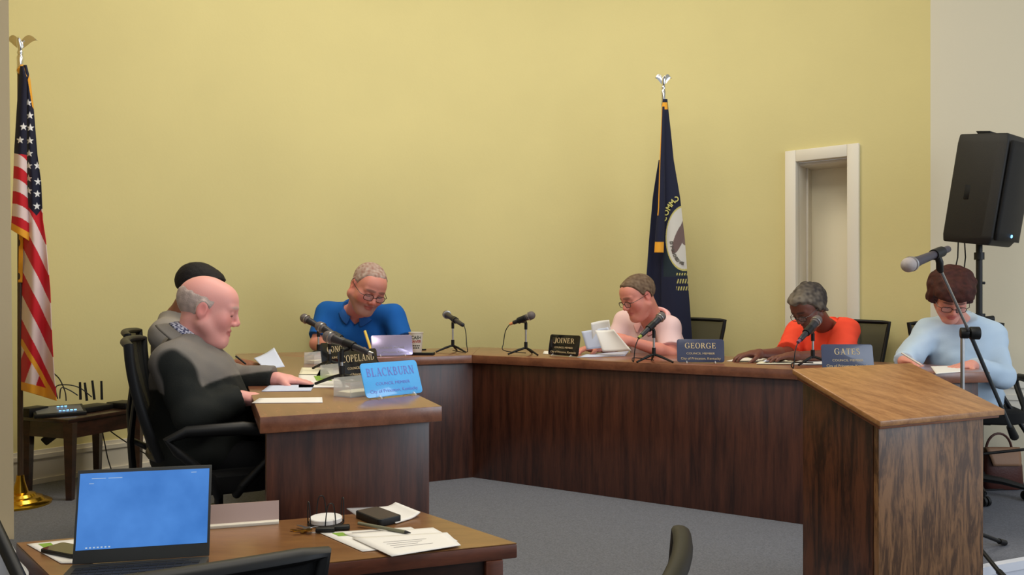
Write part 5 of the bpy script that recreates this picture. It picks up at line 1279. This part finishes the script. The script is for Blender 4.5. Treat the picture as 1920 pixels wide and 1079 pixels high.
M_pole = wood('pole_wood', lin(46,34,26), lin(82,62,46), (9,9,.8), .4, .3)
usf = thing('national_flag', 'red, white and blue stars and stripes flag on a pole at the far left', 'flag', (FLX,FY,DAIS))
flagpole(usf, FLX, FY, Q(45,80,FY).z, M_pole)
stars = [(53,193),(56,217),(44,238),(57,240),(38,263),(56,264),(55,288),(54,311),(70,311),(54,335),(71,341),(70,364),(54,358),(69,387)]
def colB(x, y, u, v):
    if x > interp([(120,60),(150,52),(200,60),(230,80)], y, 1) and y < 212: return cG
    tip = 405-abs(x-68)*1.2
    if y < tip:
        for cx, cy in stars:
            if star_in(x, y, cx, cy, 7.5): return cS
        return cN
    if y > 640 and u > 1: return cG
    s_ = (y-400)*.52-(x-40)*1.05+66
    return cR if int(math.floor(s_/24)) % 2 else cW
def frB(x, y, u, v):
    d = (y-640)-(x-40)*1.72
    if abs(d) < 8 and y > 636: return cG
    if d > 0 and y > 630:
        if v > .972: return cG
        return cR if int((x-30+(y-640)*.35)/22) % 2 else cW
    return colB(x, y, u, v)
Bp = lambda u, v: .03*math.sin(u*7+v*3)*(.3+v)-.02*u
cloth('flag_cloth', [(122,40,50,0),(150,38,57,0),(200,36,63,0),(290,38,70,0),(340,40,77,2),(410,42,80,2),(450,42,86,2),(540,42,94,3),(640,40,98,4),(700,40,102,6),(742,40,106,10)], FY-.03, Bp, frB, usf, 70, 620)
def colA(x, y, u, v):
    if v > .955: return cG
    if y < 288+(x-26)*.12:
        for cx, cy in stars[2:5]:
            if star_in(x, y, cx, cy, 7.5): return cS
        return cN
    k = int(math.floor((y-288-(u**2)*14)/23.5))
    return cR if k % 2 else cW
cloth('flag_fold', [(124,38,44,0),(145,36,50,0),(200,32,50,0),(285,27,50,2),(350,25,51,4),(400,23,54,7),(442,21,56,11)], FY-.075, lambda u, v: -.025*math.sin(u*3.1)*(.3+v)+.03*u*v, colA, usf, 44, 320)
cloth('fringe_strip', [(440,36,44,0),(530,34,42,0)], FY-.02, lambda u, v: .01*math.sin(v*9), lambda x, y, u, v: cG, usf, 6, 30)
mb = MB(); mb.tube([Q(42,124,FY-.03),Q(40,132,FY-.05),Q(44,140,FY-.05),Q(50,146,FY-.05)], [.012,.022,.018,.010], 10); mb.build('gold_cord', mat('gold_cord', lin(226,164,60), .6, bump=.8, bscale=300), usf, world=True)
# state flag
KY = 5.62; kx = Q(1244, 600, KY).x
ksf = thing('state_flag', 'dark blue flag with a white round seal hanging behind the man in pink', 'flag', (kx,KY,DAIS))
flagpole(ksf, kx, KY, Q(1244,150,KY).z, wood('light_pole_wood', lin(150,112,80), lin(178,140,104), (9,9,.8), .4, .3), eagle_w=.055, base=True)
cK = np.array(lin(24,28,52)[:3]); cWs = np.array(lin(210,206,196)[:3]); cY = np.array(lin(196,186,110)[:3]); cB = np.array(lin(112,92,88)[:3]); cGr = np.array(lin(34,52,50)[:3])
def colK(x, y, u, v):
    if 192 < y < 205 and u < .9: return cG
    if x > 1244:
        e = ((x-1283)/33)**2+((y-447)/58)**2
        if e < 1:
            if ((x-1272+.35*(y-450))/9)**2+((y-447)/30)**2 < 1: return cB
            if ((x-1284)/9)**2+((y-436)/24)**2 < 1: return cB*1.15
            return cWs
        if e < 1.12: return cY
        if 512 < y < 545 and x > 1268:
            if math.sin((x+y*.25)*1.3) > .1 and math.sin(y*.42) > -.3: return cY
        if 470 < y < 520: return cGr*.6+cK*.4
    return cK
KP = lambda u, v: (.045*math.sin(u*6.5+.6)+.015*math.sin(u*15))*(.25+v)
right = [(186,1243,1251),(205,1241,1253),(250,1240,1258),(300,1240,1263),(370,1240,1275),(450,1240,1284),(520,1240,1289),(570,1240,1293),(640,1240,1298),(712,1240,1302)]
cloth('flag_cloth', right, KY-.04, lambda u, v: .03*math.sin(u*3.2)*(.2+v)*-1, colK, ksf, 90, 560)
left = [(300,1235,1241),(330,1230,1241),(370,1224,1241),(450,1217,1243),(520,1212,1243),(570,1211,1243),(640,1208,1243),(700,1206,1243)]
cloth('flag_fold', left, KY+.03, lambda u, v: .03*math.sin(u*4)*v, lambda x, y, u, v: cK*1.1, ksf, 20, 60)
cloth('flag_front_fold', [(200,1241,1246),(300,1237,1246),(390,1234,1247),(440,1229,1245,2),(474,1227,1244,9)], KY-.085, lambda u, v: -.02*math.sin(u*3)*v, lambda x, y, u, v: cG if (v > .93 or (u < .16 and y < 405)) else cK, ksf, 24, 160)
M_sealY = mat('seal_yellow_thread', lin(204,196,110), .7); M_sealG = mat('seal_grey_thread', lin(96,92,84), .7)
def ring_text(txt, a0, da, rx, ry, size, m, cx=1283, cy=447, sx=.7):
    for i, c_ in enumerate(txt):
        if c_ == ' ': continue
        a = math.radians(a0+da*i); px_, py_ = cx+rx*math.cos(a), cy-ry*math.sin(a); tx, tz = math.sin(a), -math.cos(a)
        if da > 0: tx, tz = -tx, -tz
        tx *= rx/ry; l_ = math.hypot(tx, tz); tx /= l_; tz /= l_
        M3 = basis(Vector((tx,0,tz))*1, Vector((-tz,0,tx)), Vector((0,-1,0)))
        u_ = (px_-1240)/max(1, interp(right, py_, 2)-1240); v_ = (py_-186)/(712-186)
        at = Q(px_, py_, KY-.04-.03*math.sin(u_*3.2)*(.2+v_)-.006); font_mesh(c_, size, M3, at, m, ksf, 'seal_letter', extr=.0005, bold=.0015)
ring_text('NWEALTH', 0, 0, 0, 0, .05, M_sealY) if False else None
ring_text('COMMO', 152, -10.5, 38, 74, .050, M_sealY)
ring_text('DIVIDED WE', 190, 8.2, 27, 50, .028, M_sealG)

# ---------------------------------------------------------------- tripod at the bottom left corner
ta_ = Q(-60,880,1.80); tg = Vector((ta_.x,ta_.y,0)); tp = thing('camera_tripod', 'black tripod leg slanting down at the bottom left corner', 'tripod', tg)
mb = MB(); mb.tube([ta_, ta_+Vector((0,0,.25))], .02, 12); mb.tube([ta_-Vector((0,0,.03)), ta_+Vector((0,0,.03))], .035, 14); mb.build('centre_column', M_black, tp, world=True)
dl = Q(34,1079,1.66)-ta_; t_ = ta_.z/-dl.z
for en in (ta_+dl*t_, Vector((ta_.x-.45,ta_.y-.2,0)), Vector((ta_.x-.35,ta_.y+.5,0))):
    mb = MB(); mb.tube([ta_, ta_+(en-ta_)*.55], .013, 10); mb.tube([ta_+(en-ta_)*.5, en+Vector((0,0,.008))], .009, 10); mb.build('leg', M_black, tp, world=True)
# ---------------------------------------------------------------- light and camera
w = bpy.data.worlds.new('World'); bpy.context.scene.world = w; w.use_nodes = True
w.node_tree.nodes['Background'].inputs['Color'].default_value = (.86,.92,1,1); w.node_tree.nodes['Background'].inputs['Strength'].default_value = .55
def area(name, loc, target, size, sy, power, col):
    l = bpy.data.lights.new(name, 'AREA'); l.shape = 'RECTANGLE'; l.size = size; l.size_y = sy; l.energy = power; l.color = col
    o = bpy.data.objects.new(name, l); C.objects.link(o); o.location = loc
    o.rotation_euler = (Vector(target)-Vector(loc)).to_track_quat('-Z', 'Y').to_euler(); return o
area('ceiling_lamp_dais', (-.2,4.1,4.5), (-.2,4.4,0), 2.6, 1.2, 92, (1,.93,.80))
area('ceiling_lamp_hall', (.3,1.2,4.5), (.3,1.8,0), 2.6, 1.6, 78, (1,.95,.86))
area('window_daylight', (5.0,.8,2.3), (.8,4.4,1.6), 2.4, 2.4, 85, (.78,.88,1))
cam = bpy.data.cameras.new('camera'); co = bpy.data.objects.new('camera', cam); C.objects.link(co)
cam.sensor_width = 36; cam.lens = F/1920*36; cam.shift_y = (CY-539.5)/1920; cam.clip_start = .05
co.location = (0,0,CAMZ); co.rotation_euler = (PI/2,0,0)
sc = bpy.context.scene; sc.camera = co
sc.view_settings.view_transform = 'Standard'; sc.view_settings.look = 'None'; sc.view_settings.gamma = 1; sc.view_settings.exposure = -.08
